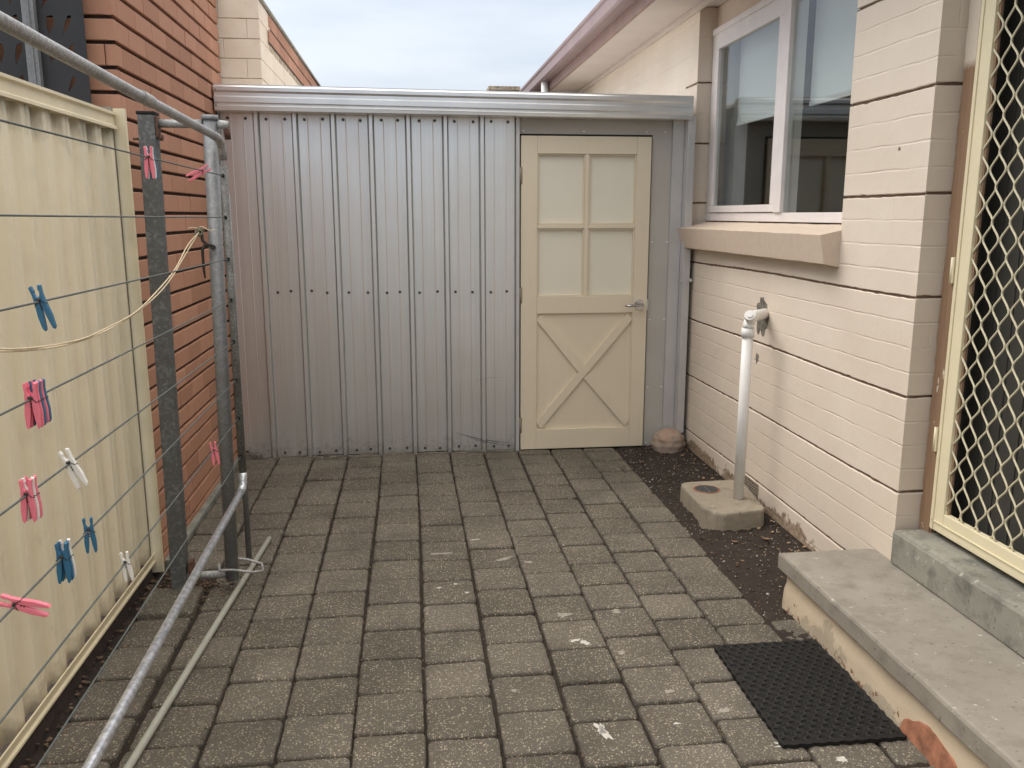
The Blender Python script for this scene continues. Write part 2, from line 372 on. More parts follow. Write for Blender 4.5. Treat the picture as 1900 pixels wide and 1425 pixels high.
def nb(): return bmesh.new()
def box(bm, x0, x1, y0, y1, z0, z1, ch=0.0, mi=0):
    vs = [(x, y, z) for x in (x0, x1) for y in (y0, y1) for z in (z0, z1)]
    v = [bm.verts.new(p) for p in vs]
    fs = [bm.faces.new([v[i] for i in f]) for f in ((0, 1, 3, 2), (4, 6, 7, 5), (0, 4, 5, 1), (2, 3, 7, 6), (0, 2, 6, 4), (1, 5, 7, 3))]
    for f in fs: f.material_index = mi
    if ch:
        es = list({e for f in fs for e in f.edges})
        r = bmesh.ops.bevel(bm, geom=es, offset=ch, segments=2, affect='EDGES', profile=0.6)
        for f in r['faces']: f.material_index = mi
    return bm
def tube(bm, pts, r, n=10, cap=True, radii=None, mi=0):
    pts = [Vector(p) for p in pts]; rings = []
    up = None
    for i, p in enumerate(pts):
        t = (pts[min(i + 1, len(pts) - 1)] - pts[max(i - 1, 0)]).normalized()
        if up is None:
            up = Vector((0, 0, 1)) if abs(t.z) < 0.9 else Vector((1, 0, 0))
        a = (up - t * up.dot(t)).normalized(); up = a; b = t.cross(a)
        rr = radii[i] if radii else r
        rings.append([bm.verts.new(p + (a * math.cos(k * 2 * math.pi / n) + b * math.sin(k * 2 * math.pi / n)) * rr) for k in range(n)])
    for A, B in zip(rings, rings[1:]):
        for k in range(n):
            f = bm.faces.new((A[k], A[(k + 1) % n], B[(k + 1) % n], B[k])); f.smooth = True; f.material_index = mi
    if cap:
        f = bm.faces.new(rings[0][::-1]); f.material_index = mi; f = bm.faces.new(rings[-1]); f.material_index = mi
    return bm
def prism(bm, pts, vec, mi=0):
    """closed polygon (list of 3D points) extruded along vec"""
    a = [bm.verts.new(p) for p in pts]; b = [bm.verts.new(Vector(p) + Vector(vec)) for p in pts]
    n = len(a)
    fs = [bm.faces.new(a[::-1]), bm.faces.new(b)]
    for i in range(n): fs.append(bm.faces.new((a[i], a[(i + 1) % n], b[(i + 1) % n], b[i])))
    for f in fs: f.material_index = mi
    return bm
def fixn(bm): bmesh.ops.recalc_face_normals(bm, faces=bm.faces); return bm

def brick_box(bm, mp_, u0, u1, z0, z1, d0, d1, ch, lay, val):
    """one brick in a wall plane: mp_(u,z,d) -> world"""
    v = {}
    pts = []
    for (d, c) in ((d0, 0), (d1 - ch, 0), (d1, ch)):
        pts.append([bm.verts.new(mp_(u, z, d)) for u, z in ((u0 + c, z0 + c), (u1 - c, z0 + c), (u1 - c, z1 - c), (u0 + c, z1 - c))])
    fs = []
    for A, B in zip(pts, pts[1:]):
        for i in range(4): fs.append(bm.faces.new((A[i], A[(i + 1) % 4], B[(i + 1) % 4], B[i])))
    fs.append(bm.faces.new(pts[-1]))
    for f in fs: f[lay] = val

def brick_field(mp_, u0, u1, zs, blen, gap, hj, depth, jit=0.002, ch=0.0025, phase=0.0, rnd=None, skip=None):
    bm = nb(); lay = bm.faces.layers.float.new('rnd'); rnd = rnd or random.Random(3)
    for k, (z0, z1) in enumerate(zs):
        u = u0 - blen * (0.5 if k % 2 else 0.0) - phase + rnd.uniform(-0.02, 0.02)
        while u < u1:
            a, b = max(u, u0), min(u + blen - gap, u1)
            if b - a > 0.02 and not (skip and skip((a + b) / 2, (z0 + z1) / 2)):
                j = rnd.uniform(-jit, jit)
                brick_box(bm, mp_, a, b, z0 + hj / 2, z1 - hj / 2, -0.02, depth + j, ch, lay, rnd.random())
            u += blen
    return fixn(bm)

def courses(z_from, z_to, ref, h):
    k = math.floor((z_from - ref) / h) ; zs = []
    z = ref + k * h
    while z < z_to - 1e-4:
        zs.append((max(z, z_from), min(z + h, z_to))); z += h
    return [q for q in zs if q[1] - q[0] > 0.03]

# ------------------------------------------------------------------ ground
bm = nb()
v = [bm.verts.new(p) for p in ((-60, -60, -0.06), (60, -60, -0.06), (60, 60, -0.06), (-60, 60, -0.06))]
bm.faces.new(v); tag(obj('ground', bm, 'soil'), kind='structure')

def heightsheet(x0, x1, y0, y1, st, f):
    bm = nb(); nx = max(1, round((x1 - x0) / st)); ny = max(1, round((y1 - y0) / st)); g = []
    for i in range(nx + 1):
        row = []
        for j in range(ny + 1):
            x = x0 + (x1 - x0) * i / nx; y = y0 + (y1 - y0) * j / ny
            row.append(bm.verts.new((x, y, f(x, y))))
        g.append(row)
    for i in range(nx):
        for j in range(ny):
            bm.faces.new((g[i][j], g[i + 1][j], g[i + 1][j + 1], g[i][j + 1]))
    return bm
def nz3(x, y, s, z=0.0): return noise.noise(Vector((x * s, y * s, z)))
def soilh(x, y):
    h = -0.012 + 0.014 * nz3(x, y, 6) + 0.012 * nz3(x, y, 22, 3) + 0.008 * nz3(x, y, 55, 5)
    if x > 1.3: h += 0.012 * min(1, (x - 1.3) / 0.1)
    return h
bm = heightsheet(1.26, 1.84, 1.2, 5.42, 0.014, soilh)
tag(obj('garden_soil', bm, 'soil', smooth=True), kind='structure')
bm = heightsheet(-1.20, -0.93, -1.5, 5.42, 0.016, lambda x, y: -0.018 + 0.012 * nz3(x, y, 9) + 0.007 * nz3(x, y, 30))
tag(obj('gap_soil', bm, 'soil', smooth=True), kind='structure')
# joint sand under the pavers
bm = heightsheet(-0.93, 1.26, -1.5, 5.42, 0.03, lambda x, y: -0.019 + 0.004 * nz3(x, y, 20))
tag(obj('joint_sand', bm, 'soil', smooth=True), kind='structure')

# paving: columns of roughly square pavers, each column with its own offset
rp = random.Random(21)
bm = nb(); lay = bm.faces.layers.float.new('rnd')
PW, PL = 0.2185, 0.2225
tops = []
def paver(cx, cy, wx, wy, dz=0.0, tilt=(0, 0), rot=0.0):
    tops.append((cx, cy, wx, wy, dz, tilt))
    val = rp.random(); gx, gy = wx / 2 - 0.0040, wy / 2 - 0.0050
    rc = 0.017
    outl = []
    for (sx, sy, a0) in ((1, 1, 0), (-1, 1, 90), (-1, -1, 180), (1, -1, 270)):
        r = rc + rp.uniform(-0.004, 0.006)
        for a in (0, 30, 60, 90):
            q = R(a0 + a); outl.append((sx * (gx - r) + r * math.cos(q), sy * (gy - r) + r * math.sin(q)))
    # subdivide the straight sides with a little wobble
    pts = []
    for i, p in enumerate(outl):
        q = outl[(i + 1) % len(outl)]; pts.append(p)
        L_ = math.hypot(q[0] - p[0], q[1] - p[1])
        if L_ > 0.05:
            for k in range(1, 6):
                t = k / 6; nx, ny = (q[1] - p[1]) / L_, -(q[0] - p[0]) / L_
                o_ = rp.uniform(-0.0022, 0.0014)
                pts.append((p[0] + (q[0] - p[0]) * t + nx * o_, p[1] + (q[1] - p[1]) * t + ny * o_))
    cr_, sr_ = math.cos(rot), math.sin(rot)
    def W(x, y, z):
        return (cx + x * cr_ - y * sr_, cy + x * sr_ + y * cr_, z + dz + x * tilt[0] + y * tilt[1])
    rings = []
    for (sc, z) in ((1.0, -0.04), (1.0, -0.011), (0.982, -0.0045), (0.945, -0.0012), (0.86, 0.0)):
        rings.append([bm.verts.new(W(x * sc, y * sc, z + (rp.uniform(-0.0008, 0.0008) if z > -0.02 else 0))) for x, y in pts])
    n = len(pts); fs = []
    for A, B in zip(rings, rings[1:]):
        for i in range(n):
            f = bm.faces.new((A[i], A[(i + 1) % n], B[(i + 1) % n], B[i])); f.smooth = True; fs.append(f)
    fs.append(bm.faces.new(rings[-1]))
    for f in fs: f[lay] = val
xs = [0.0225 + PW * k for k in range(-5, 7)]
for k in range(-5, 7):
    x0 = 0.0225 + PW * k; x1 = x0 + PW
    if k == -5: x0 = -1.07
    ymax = 5.39; off = rp.uniform(0, PL)
    if k == 0: off = (3.409 - 2.75) % PL
    if k in (1, 3): off = 0.11
    y = -1.5 + off
    last = 1.305
    while y < ymax - 0.03:
        ln = PL + rp.uniform(-0.003, 0.003)
        y1 = min(y + ln, ymax)
        dz = rp.uniform(-0.0035, 0.0035); tl = (rp.uniform(-0.012, 0.012), rp.uniform(-0.014, 0.014))
        cx, cy = (x0 + x1) / 2 + 0.004 * math.sin(y * 2.1 + k) , (y + y1) / 2
        skip = False
        xa = x0
        if k == 6:      # extra narrow column beside the step
            if cy > 2.84: skip = True
        if k == -5:
            if 3.34 < cy < 3.62: skip = True
            if 3.1 < cy < 3.34: dz = 0.022; tl = (0.01, 0.05)
            if cy < 3.4: cx -= 0.012
        if not skip and y1 - y > 0.04:
            wx = x1 - xa
            if k == 6: wx = 0.115; cx = 1.334 + 0.06
            paver(cx, cy, wx, y1 - y, dz, tl, rp.uniform(-0.008, 0.008))
        y = y1
# fourth material: splashes of paint on the pavers
def blob(cx, cy, rx, ry, mi, rot=0.0, n=28, z=0.0045):
    p = []
    s = rp.uniform(0, 50)
    for i in range(n):
        a = 2 * math.pi * i / n; q = 1 + 0.95 * noise.noise(Vector((math.cos(a) * 2.3 + s, math.sin(a) * 2.3, s)))
        x, y = rx * q * math.cos(a), ry * q * math.sin(a)
        p.append((cx + x * math.cos(rot) - y * math.sin(rot), cy + x * math.sin(rot) + y * math.cos(rot)))
    tp = min(tops, key=lambda q: max(abs(q[0] - cx) / q[2], abs(q[1] - cy) / q[3]))
    ins = lambda q: abs(q[0] - tp[0]) < tp[2] * .46 and abs(q[1] - tp[1]) < tp[3] * .46
    for _ in range(8):
        if all(ins(q) for q in p): break
        dx_, dy_ = (tp[0] - cx) * 0.18, (tp[1] - cy) * 0.18
        cx += dx_; cy += dy_; p = [(x + dx_, y + dy_) for x, y in p]
    p = [bm.verts.new((x, y, tp[4] + (x - tp[0]) * tp[5][0] + (y - tp[1]) * tp[5][1] + 0.0011)) for x, y in p]
    f = bm.faces.new(p); f.material_index = mi
for (x, y, rx, ry, mi, rt) in ((0.537, 2.30, 0.014, 0.040, 1, 0.3), (0.545, 2.27, 0.012, 0.022, 1, 0.0), (0.57, 2.82, 0.022, 0.008, 1, 0.3), (0.60, 2.80, 0.012, 0.018, 1, 0.8),
        (0.095, 3.33, 0.012, 0.006, 1, 0.2), (0.165, 3.36, 0.009, 0.006, 1, 0), (0.222, 3.26, 0.009, 0.010, 1, 0), (0.56, 3.00, 0.024, 0.018, 2, 0),
        (0.45, 3.58, 0.05, 0.010, 2, 0.5), (0.50, 3.55, 0.022, 0.010, 2, -0.3), (0.29, 3.84, 0.022, 0.005, 1, 0.1), (0.12, 3.70, 0.05, 0.010, 2, 0), (0.77, 3.05, 0.018, 0.014, 2, 0),
        (0.70, 2.72, 0.013, 0.012, 2, 0), (0.81, 2.45, 0.016, 0.010, 2, 0), (1.11, 2.09, 0.038, 0.014, 1, -0.2), (1.19, 2.045, 0.014, 0.010, 1, 0), (0.78, 2.28, 0.008, 0.006, 1, 0),
        (0.31, 2.52, 0.011, 0.008, 2, 0), (0.95, 2.33, 0.02, 0.012, 2, 0.3), (1.06, 2.42, 0.008, 0.006, 2, 0)):
    blob(x, y, rx, ry, mi, rt)
tag(obj('paving', bm, ['paver', 'paintspot', 'palespot']), kind='structure')
# concrete strip under the shed wall
bm = nb(); box(bm, -1.09, 0.71, 5.395, 5.43, -0.05, -0.002, 0.003)
tag(obj('shed_kerb', bm, 'concbeige'), kind='structure')

# loose grit and chips on the soil
def chips(name, mat, n, size, region, seed, zf, kindlabel):
    r = random.Random(seed); bm = nb()
    for _ in range(n):
        x, y = region(r); s = r.uniform(*size); a = r.uniform(0, 6.28)
        p = []
        for k in range(5):
            q = a + k * 1.2566; rr = s * r.uniform(0.5, 1.1)
            p.append((x + rr * math.cos(q) * 1.3, y + rr * math.sin(q) * 0.8, zf(x, y) + r.uniform(0.0, 0.006)))
        prism(bm, p, (0, 0, s * 0.5))
    fixn(bm); tag(obj(name, bm, mat), kindlabel[0], kindlabel[1], kind='stuff')
regR = lambda r: (r.uniform(1.31, 1.80), r.uniform(2.86, 5.38))
regL = lambda r: (r.uniform(-1.13, -1.0), r.uniform(1.3, 3.7))
chips('gravel', 'chip', 620, (0.001, 0.0035), regR, 4, soilh, ('tiny pale grit scattered over the dark soil bed along the house wall', 'grit'))
chips('pebbles', 'chip', 70, (0.003, 0.007), regR, 14, soilh, ('scattered pale pebbles and shell bits on the dark soil bed', 'pebbles'))
chips('dead_leaves', 'leafbrown', 60, (0.003, 0.009), lambda r: (1.80 - abs(r.gauss(0, 0.09)), r.uniform(3.05, 5.3)), 15, soilh, ('brown leaf scraps blown against the foot of the house wall', 'leaf scraps'))
chips('bark_chips', 'chipdark', 500, (0.002, 0.007), regR, 5, soilh, ('brown bark chips and bits lying in the soil bed along the house wall', 'bark'))
chips('leaf_litter', 'chipdark', 420, (0.003, 0.011), regL, 6, lambda x, y: -0.012, ('dark leaf litter in the gap under the cream fence', 'litter'))
# dark debris packed around the clothesline post
regP = lambda r: (r.gauss(-0.93, 0.10), r.gauss(3.44, 0.06))
chips('post_debris', 'chipdark', 260, (0.003, 0.009), regP, 9, lambda x, y: -0.004, ('dark debris heaped in the missing paver around the clothesline post', 'debris'))

def regJ(r):
    if r.random() < 0.6:
        k = r.choice([-4, -3, -3, -2, -1, 0, 1, 2, 3, 4, 5]); return (0.0225 + PW * k + r.gauss(0, 0.006), r.uniform(1.4, 5.35))
    q = r.choice(tops); return (q[0] + r.uniform(-.5, .5) * q[2], q[1] + q[3] / 2 + r.gauss(0, 0.004))
chips('joint_crumbs', 'chipdark', 1500, (0.0012, 0.0042), regJ, 17, lambda x, y: -0.006, ('brown soil crumbs and moss bits caught in the joints between the pavers', 'crumbs'))
def leaf(x, y, z, s, rz, label):
    bm = nb(); n = 8; top = []
    prof = [0, .45, .8, 1, .95, .75, .45, .15, 0]
    L_, R_ = [], []
    for i, q in enumerate(prof):
        t = i / 8 * 2 - 1; zc = 0.25 * s * (t * t)
        L_.append(bm.verts.new((t * s, q * s * .42, zc + .12 * s))); R_.append(bm.verts.new((t * s, -q * s * .42, zc + .12 * s)) if 0 < i < 8 else L_[-1])
    mid = [bm.verts.new((((i / 8) * 2 - 1) * s, 0, 0.25 * s * (((i / 8) * 2 - 1) ** 2) + .003)) for i in range(1, 8)]
    for i in range(8):
        for A, sg in ((L_, 1), (R_, -1)):
            a0, a1 = A[i], A[i + 1]; m0 = mid[i - 1] if i > 0 else None; m1 = mid[i] if i < 7 else None
            ps = [q for q in (a0, a1, m1, m0) if q is not None]
            ps = list(dict.fromkeys(ps))
            if len(ps) > 2: bm.faces.new(ps if sg > 0 else ps[::-1])
    bmesh.ops.solidify(bm, geom=bm.faces[:], thickness=0.0008)
    bmesh.ops.rotate(bm, verts=bm.verts, matrix=Matrix.Rotation(rz, 3, 'Z'), cent=(0, 0, 0))
    bmesh.ops.translate(bm, verts=bm.verts, vec=(x, y, z))
    o = obj('dry_leaf', bm, 'leafbrown', at=(x, y, z), smooth=True); tag(o, label, 'leaf', 'dry leaves on the soil bed')
leaf(1.66, 3.67, 0.008, 0.026, -0.5, 'tan dry leaf on the soil just in front of the concrete gully block')
leaf(1.455, 3.44, 0.004, 0.022, 0.1, 'orange brown dry leaf alone in the middle of the soil bed')
leaf(1.42, 5.02, 0.004, 0.020, 0.2, 'small brown dry leaf on the soil near the shed door')
leaf(1.50, 3.66, 0.006, 0.020, -0.3, 'thin pale dry leaf on the soil left of the larger tan leaf')

# ------------------------------------------------------------------ neighbour's orange brick wall
XB = -1.10
t = thing('brick_wall', 'orange brick wall with dark raked joints beside the metal shed', 'wall', (XB - 0.1, 4.6, 0))
zsB = courses(0.0, 2.80, 1.895, 0.0919)
f = brick_field(lambda u, z, dd: (XB - 0.012 + dd, u, z), 3.63, 5.60, zsB, 0.236, 0.0045, 0.015, 0.012, 0.0015, phase=0.05)
g2 = brick_field(lambda u, z, dd: (u, 3.63 + 0.012 - dd, z), -2.9, XB + 0.0, zsB, 0.236, 0.003, 0.015, 0.012, 0.0015)
me_ = bpy.data.meshes.new('x'); g2.to_mesh(me_); f.from_mesh(me_); g2.free(); bpy.data.meshes.remove(me_)
obj('bricks', f, 'brick', t)
bm = nb(); box(bm, -2.9, XB - 0.016, 3.646, 5.60, -0.05, 2.80); obj('mortar', bm, 'mortar', t)
bm = nb(); box(bm, XB - 0.01, XB + 0.028, 3.70, 5.40, -0.05, 0.028, 0.006); obj('footing', bm, 'concgrey', t)
bm = nb(); box(bm, -2.92, XB + 0.01, 3.61, 5.61, 2.803, 2.83, 0.003); obj('coping', bm, 'fencedark', t)

# cream painted return with an orange parapet, behind the shed
XC = -0.862
t = thing('painted_wall', 'cream painted brick pier and side wall topped by orange brick beyond the shed roof', 'wall', (-1.0, 7.0, 0))
zsC = courses(1.7, 2.80, 1.880, 0.1145)
f1 = brick_field(lambda u, z, dd: (u, 5.63 + 0.004 - dd, z), -1.14, XC, zsC, 0.285, 0.0015, 0.004, 0.004, 0.0012, 0.0025, phase=0.10)
f2 = brick_field(lambda u, z, dd: (XC - 0.004 + dd, u, z), 5.63, 14.0, zsC, 0.285, 0.002, 0.004, 0.004, 0.0012, 0.0025,
                 skip=lambda u, z: u > 6.0 and z > 2.60)
me_ = bpy.data.meshes.new('x'); f2.to_mesh(me_); f1.from_mesh(me_); f2.free()
obj('painted_bricks', f1, 'creambrick', t)
bm = nb(); box(bm, -1.14, XC - 0.0065, 5.6365, 14.0, 0, 2.80); obj('mortar', bm, 'creamjoint', t)
f2 = brick_field(lambda u, z, dd: (XC - 0.008 + dd, u, z), 6.0, 14.0, courses(2.612, 2.80, 2.614, 0.0919), 0.236, 0.002, 0.013, 0.010, 0.001)
obj('parapet_bricks', f2, 'brick', t)
bm = nb(); box(bm, XC - 0.0060, XC - 0.002, 6.01, 14.0, 2.612, 2.80); obj('parapet_joints', bm, 'mortar', t)
bm = nb(); box(bm, -1.15, XC + 0.012, 5.625, 14.0, 2.803, 2.822, 0.003); obj('coping', bm, 'fencedark', t)

# ------------------------------------------------------------------ charcoal privacy screen behind the fence
t = thing('privacy_screen', 'charcoal laser cut metal screen with leaf shaped holes behind the cream fence', 'screen', (-1.7, 3.56, 1.2))
def screen_panel(x0, x1, z0, z1, y, seed):
    from mathutils.geometry import tessellate_polygon
    r = random.Random(seed); bm = nb(); holes = []
    def loop(pts): 
        vs = [bm.verts.new((p[0], y, p[1])) for p in pts]
        return [bm.edges.new((vs[i], vs[(i + 1) % len(vs)])) for i in range(len(vs))]
    E_ = loop([(x0, z0), (x1, z0), (x1, z1), (x0, z1)])
    cw, chh = 0.060, 0.105
    nx = int((x1 - x0 - .02) / cw); nzc = int((z1 - z0 - .02) / chh)
    for i in range(nx):
        for j in range(nzc):
            zc = z0 + .02 + chh * (j + .5); xc = x0 + .015 + cw * (i + .5)
            up = min(1, max(0, (zc - 1.88) / 0.30))
            if r.random() > 0.45 + 0.5 * up: continue
            ln = chh * (0.16 + 0.32 * up) * r.uniform(.7, 1.1); wd = 0.006 + 0.026 * up * r.uniform(.4, 1.0)
            a = r.uniform(-0.15, 0.5); ca, sa = math.cos(a), math.sin(a)
            pts = []
            for (uu, vv) in ((0, -ln), (wd * .35, -ln * .3), (wd * .6, ln * .35), (wd * .3, ln), (-wd * .4, ln * .8), (-wd * .35, 0)):
                pts.append((xc + uu * ca + vv * sa, zc - uu * sa + vv * ca))
            E_ += loop(pts)
    bmesh.ops.triangle_fill(bm, use_beauty=True, use_dissolve=False, edges=E_)
    geo = bmesh.ops.extrude_face_region(bm, geom=bm.faces[:])
    bmesh.ops.translate(bm, verts=[q for q in geo['geom'] if isinstance(q, bmesh.types.BMVert)], vec=(0, 0.003, 0))
    return fixn(bm)
obj('screen_panel', screen_panel(-1.358, -1.188, 1.2, 2.85, 3.575, 3), 'screen', t)
obj('screen_panel', screen_panel(-1.72, -1.392, 1.2, 2.85, 3.575, 5), 'screen', t)
obj('screen_panel', screen_panel(-2.60, -1.73, 1.2, 2.85, 3.575, 8), 'screen', t)
bm = nb(); box(bm, -1.395, -1.352, 3.545, 3.574, 0.0, 2.9, 0.002); box(bm, -1.372, -1.366, 3.538, 3.5445, 0.0, 2.9); obj('post', bm, 'galv', t)

# ------------------------------------------------------------------ cream steel fence
t = thing('steel_fence', 'cream corrugated steel fence panel with top and bottom rails', 'fence', (-1.14, 1.0, 0))
bm = nb(); prof = []
pitch = 0.155; y = 3.60
# trapezoid profile along Y
ys = []
yy = 3.655
while yy > -2.0:
    for dy, dx in ((0.0, 0.0), (-0.030, 0.0), (-0.032, 0.001), (-0.046, 0.022), (-0.048, 0.023), (-0.074, 0.024), (-0.078, 0.020), (-0.082, 0.024), (-0.106, 0.023), (-0.108, 0.022), (-0.122, 0.001), (-0.124, 0.0)):
        ys.append((yy + dy, dx))
    yy -= pitch
ys = [q for q in ys if q[0] < 3.60]
rows = []
for z in (0.075, 0.5, 1.0, 1.5, 1.87):
    rows.append([bm.verts.new((-1.145 + dx, yv, z)) for yv, dx in ys])
for A, B in zip(rows, rows[1:]):
    for i in range(len(A) - 1):
        f = bm.faces.new((A[i], A[i + 1], B[i + 1], B[i]))
obj('sheet', fixn(bm), 'fence', t)
def rail(z0, z1, xo, lip):
    bm = nb()
    pts = [(-1.165, z0), (xo, z0), (xo, z0 + 0.010), (xo - 0.010, z0 + 0.016), (xo - 0.010, z1 - 0.016), (xo, z1 - 0.010), (xo, z1), (-1.165, z1)]
    prism(bm, [(p[0], -2.0, p[1]) for p in pts], (0, 5.60, 0)); return fixn(bm)
obj('top_rail', rail(1.845, 1.908, -1.108, 1), 'fencerail', t)
bm = nb(); pf = [(-1.120, 0.060), (-1.104, 0.060), (-1.104, 0.068), (-1.110, 0.074), (-1.110, 0.092), (-1.104, 0.098), (-1.104, 0.104), (-1.109, 0.104), (-1.114, 0.092), (-1.114, 0.066), (-1.120, 0.066)]
prism(bm, [(p[0], -2.0, p[1]) for p in pf], (0, 5.60, 0)); obj('bottom_rail', fixn(bm), 'fencerail', t)
bm = nb(); box(bm, -1.17, -1.122, -2.0, 3.60, -0.05, 0.042, 0.003); obj('gap_shade_strip', bm, 'mortar', t)  # dark strip standing in for the shaded gap under the fence
bm = nb(); box(bm, -1.17, -1.1205, -2.0, 3.60, 0.056, 0.064); obj('rail_floor_shade', bm, 'mortar', t)  # floor coloured dark to imitate the shade inside the rail
bm = nb(); box(bm, -1.165, -1.126, 3.603, 3.625, 0.02, 1.93); obj('post_channel', bm, 'fencedark', t)
bm = nb(); box(bm, -1.125, -1.080, 3.610, 3.618, 0.01, 1.925, 0.001); box(bm, -1.083, -1.080, 3.6185, 3.63, 0.01, 1.925); obj('end_post', bm, 'fencerail', t)

# ------------------------------------------------------------------ house
XH = 1.81
H = thing('brick_house', 'pink beige painted brick house with eave, window and back door', 'house', (2.6, 4.0, 0))
GR = [0.494 + 0.3668 * k for k in range(-1, 6)]
def band_wall(mp_, u0, u1, z0, z1, seed, bm=None):
    bm = bm or nb(); r = random.Random(seed)
    zs = [z0] + [g_ for g_ in GR if z0 + 0.02 < g_ < z1 - 0.02] + [z1]
    for i, (a, b) in enumerate(zip(zs, zs[1:])):
        a_ = a + (0.005 if i > 0 else 0); b_ = b - (0.005 if b != z1 else 0)
        n = max(1, int((u1 - u0) / 0.03)); prev = None
        def jit(): 
            q = r.uniform(-0.0012, 0.0012)
            if r.random() < 0.06: q += r.uniform(0.001, 0.004)
            return q
        for k in range(n + 1):
            u = u0 + (u1 - u0) * k / n; e = u
            ja, jb = (jit(), jit()) if 0 < k < n else (0, 0)
            w_ = 0.0035 * math.sin(u * 3.1 + seed)
            A0 = a_ + ((ja + w_) if i > 0 else 0); B0 = b_ - ((jb - w_) if b != z1 else 0)
            col = [bm.verts.new(mp_(e, A0, -0.014)), bm.verts.new(mp_(e, A0, -0.003)), bm.verts.new(mp_(e, A0 + 0.003, 0)),
                   bm.verts.new(mp_(e, B0 - 0.003, 0)), bm.verts.new(mp_(e, B0, -0.003)), bm.verts.new(mp_(e, B0, -0.014))]
            if prev:
                for j in range(5): bm.faces.new((prev[j], col[j], col[j + 1], prev[j + 1]))
            prev = col
    return bm
mx_ = lambda u, z, dd: (XH - dd, u, z)
bm = nb()
band_wall(mx_, 2.88, 3.46, 0.0, 2.77, 1, bm)
band_wall(mx_, 3.46, 5.40, 0.0, 1.42, 1, bm)
band_wall(mx_, 5.40, 5.62, 0.0, 2.77, 1, bm); GS = GR; GR = [2.146]; band_wall(mx_, 5.62, 11.0, 0.0, 2.77, 1, bm); GR = GS
band_wall(lambda u, z, dd: (u, 2.88 - dd, z), XH, 1.915, 0.0, 2.77, 1, bm)
band_wall(lambda u, z, dd: (u, 5.40 - dd, z), XH, 1.925, 1.40, 2.77, 1, bm)
band_wall(lambda u, z, dd: (u, 3.46 + dd, z), XH, 1.925, 1.40, 2.77, 1, bm)
band_wall(mx_, -4.0, 1.90, 0.0, 2.77, 1, bm)
fixn(bm)
walls = obj('wall', bm, 'wall', H)
bm = nb()
box(bm, XH + 0.0085, 1.98, 2.8885, 3.4515, -0.05, 2.768)
box(bm, XH + 0.0085, 1.98, 3.452, 5.408, -0.05, 1.405)
box(bm, XH + 0.0085, 1.98, 5.4085, 11.0, -0.05, 2.768)
box(bm, XH + 0.0085, 1.98, -4.0, 1.89, -0.05, 2.768)
obj('mortar', fixn(bm), 'groove', H)
bm = nb(); box(bm, 1.925, 1.975, 3.46, 5.40, 2.62, 2.77); box(bm, 1.918, 1.975, 1.9, 2.88, 2.50, 2.77)
obj('lintel_panel', bm, 'wallplain', H)
# eaves
bm = nb(); box(bm, 1.49, 2.2, -4.0, 11.0, 2.772, 2.80, 0.002)
box(bm, 1.775, 1.808, 3.0, 11.0, 2.745, 2.7715, 0.004)
e_ = obj('soffit', bm, 'soffit', H)
bm = nb(); box(bm, 1.462, 1.488, -4.0, 11.0, 2.765, 2.96, 0.003); obj('fascia', bm, 'fascia', H)
bm = nb()
pf = [(1.460, 2.845), (1.375, 2.845), (1.362, 2.858), (1.362, 2.93), (1.352, 2.945), (1.352, 2.968), (1.362, 2.968), (1.372, 2.94), (1.372, 2.865), (1.382, 2.856), (1.460, 2.856)]
prism(bm, [(p[0], -4.0, p[1]) for p in pf], (0, 15.0, 0)); gu = obj('gutter', fixn(bm), 'gut2', H)
bm = nb(); tube(bm, [(1.42, 9.0, 2.845), (1.42, 9.0, 0)], 0.04, 12)
obj('downpipe', bm, 'pvc', H)
bm = nb(); prism(bm, [(1.40, -4.0, 2.965), (1.40, -4.0, 2.995), (5.0, -4.0, 4.6), (5.0, -4.0, 4.57)], (0, 15, 0)); obj('roof', fixn(bm), 'tile', H)
bm = nb(); box(bm, 4.9, 5.0, -4.0, 11.0, 0, 4.5); box(bm, 2.0, 4.9, 10.9, 11.0, 0, 2.8); obj('rear_wall', bm, 'room', H)
# window
W = obj('window', (lambda b: (box(b, 1.900, 1.985, 3.46, 5.395, 1.485, 1.532, 0.003),        # bottom rail
                              box(b, 1.900, 1.985, 5.325, 5.395, 1.5325, 2.62, 0.003),       # left stile
                              box(b, 1.900, 1.985, 3.46, 3.50, 1.5325, 2.62, 0.003),
                              box(b, 1.900, 1.985, 3.501, 5.324, 2.585, 2.62, 0.003),        # head
                              box(b, 1.892, 1.915, 3.47, 5.39, 2.600, 2.635, 0.003),
                              box(b, 1.888, 1.935, 4.262, 4.345, 1.5325, 2.584, 0.004), b)[-1])(nb()), 'white', H)
bm = nb()     # opening sash, slightly proud
box(bm, 1.891, 1.925, 4.3455, 5.318, 1.536, 1.575, 0.003); box(bm, 1.891, 1.925, 4.3455, 5.318, 2.505, 2.582, 0.003)
box(bm, 1.891, 1.925, 4.3455, 4.400, 1.5755, 2.5045, 0.003); box(bm, 1.891, 1.925, 5.265, 5.318, 1.5755, 2.5045, 0.003)
obj('sash', bm, 'white', W, label='opening sash at the far end of the window')
bm = nb(); box(bm, 1.906, 1.910, 4.401, 5.264, 1.576, 2.504); obj('pane', bm, 'glass', W)
bm = nb(); box(bm, 1.908, 1.912, 3.501, 4.261, 1.533, 2.584); obj('pane', bm, 'glass', W)
bm = nb(); box(bm, 2.02, 2.023, 4.36, 5.24, 2.075, 2.66); box(bm, 2.014, 2.029, 4.36, 5.24, 2.055, 2.0745, 0.003)
obj('roller_blind', bm, 'blind', H, label='white roller blind half down behind the opening sash')
bm = nb(); box(bm, 2.02, 2.023, 3.52, 4.27, 2.075, 2.66); box(bm, 2.014, 2.029, 3.52, 4.27, 2.055, 2.0745, 0.003)
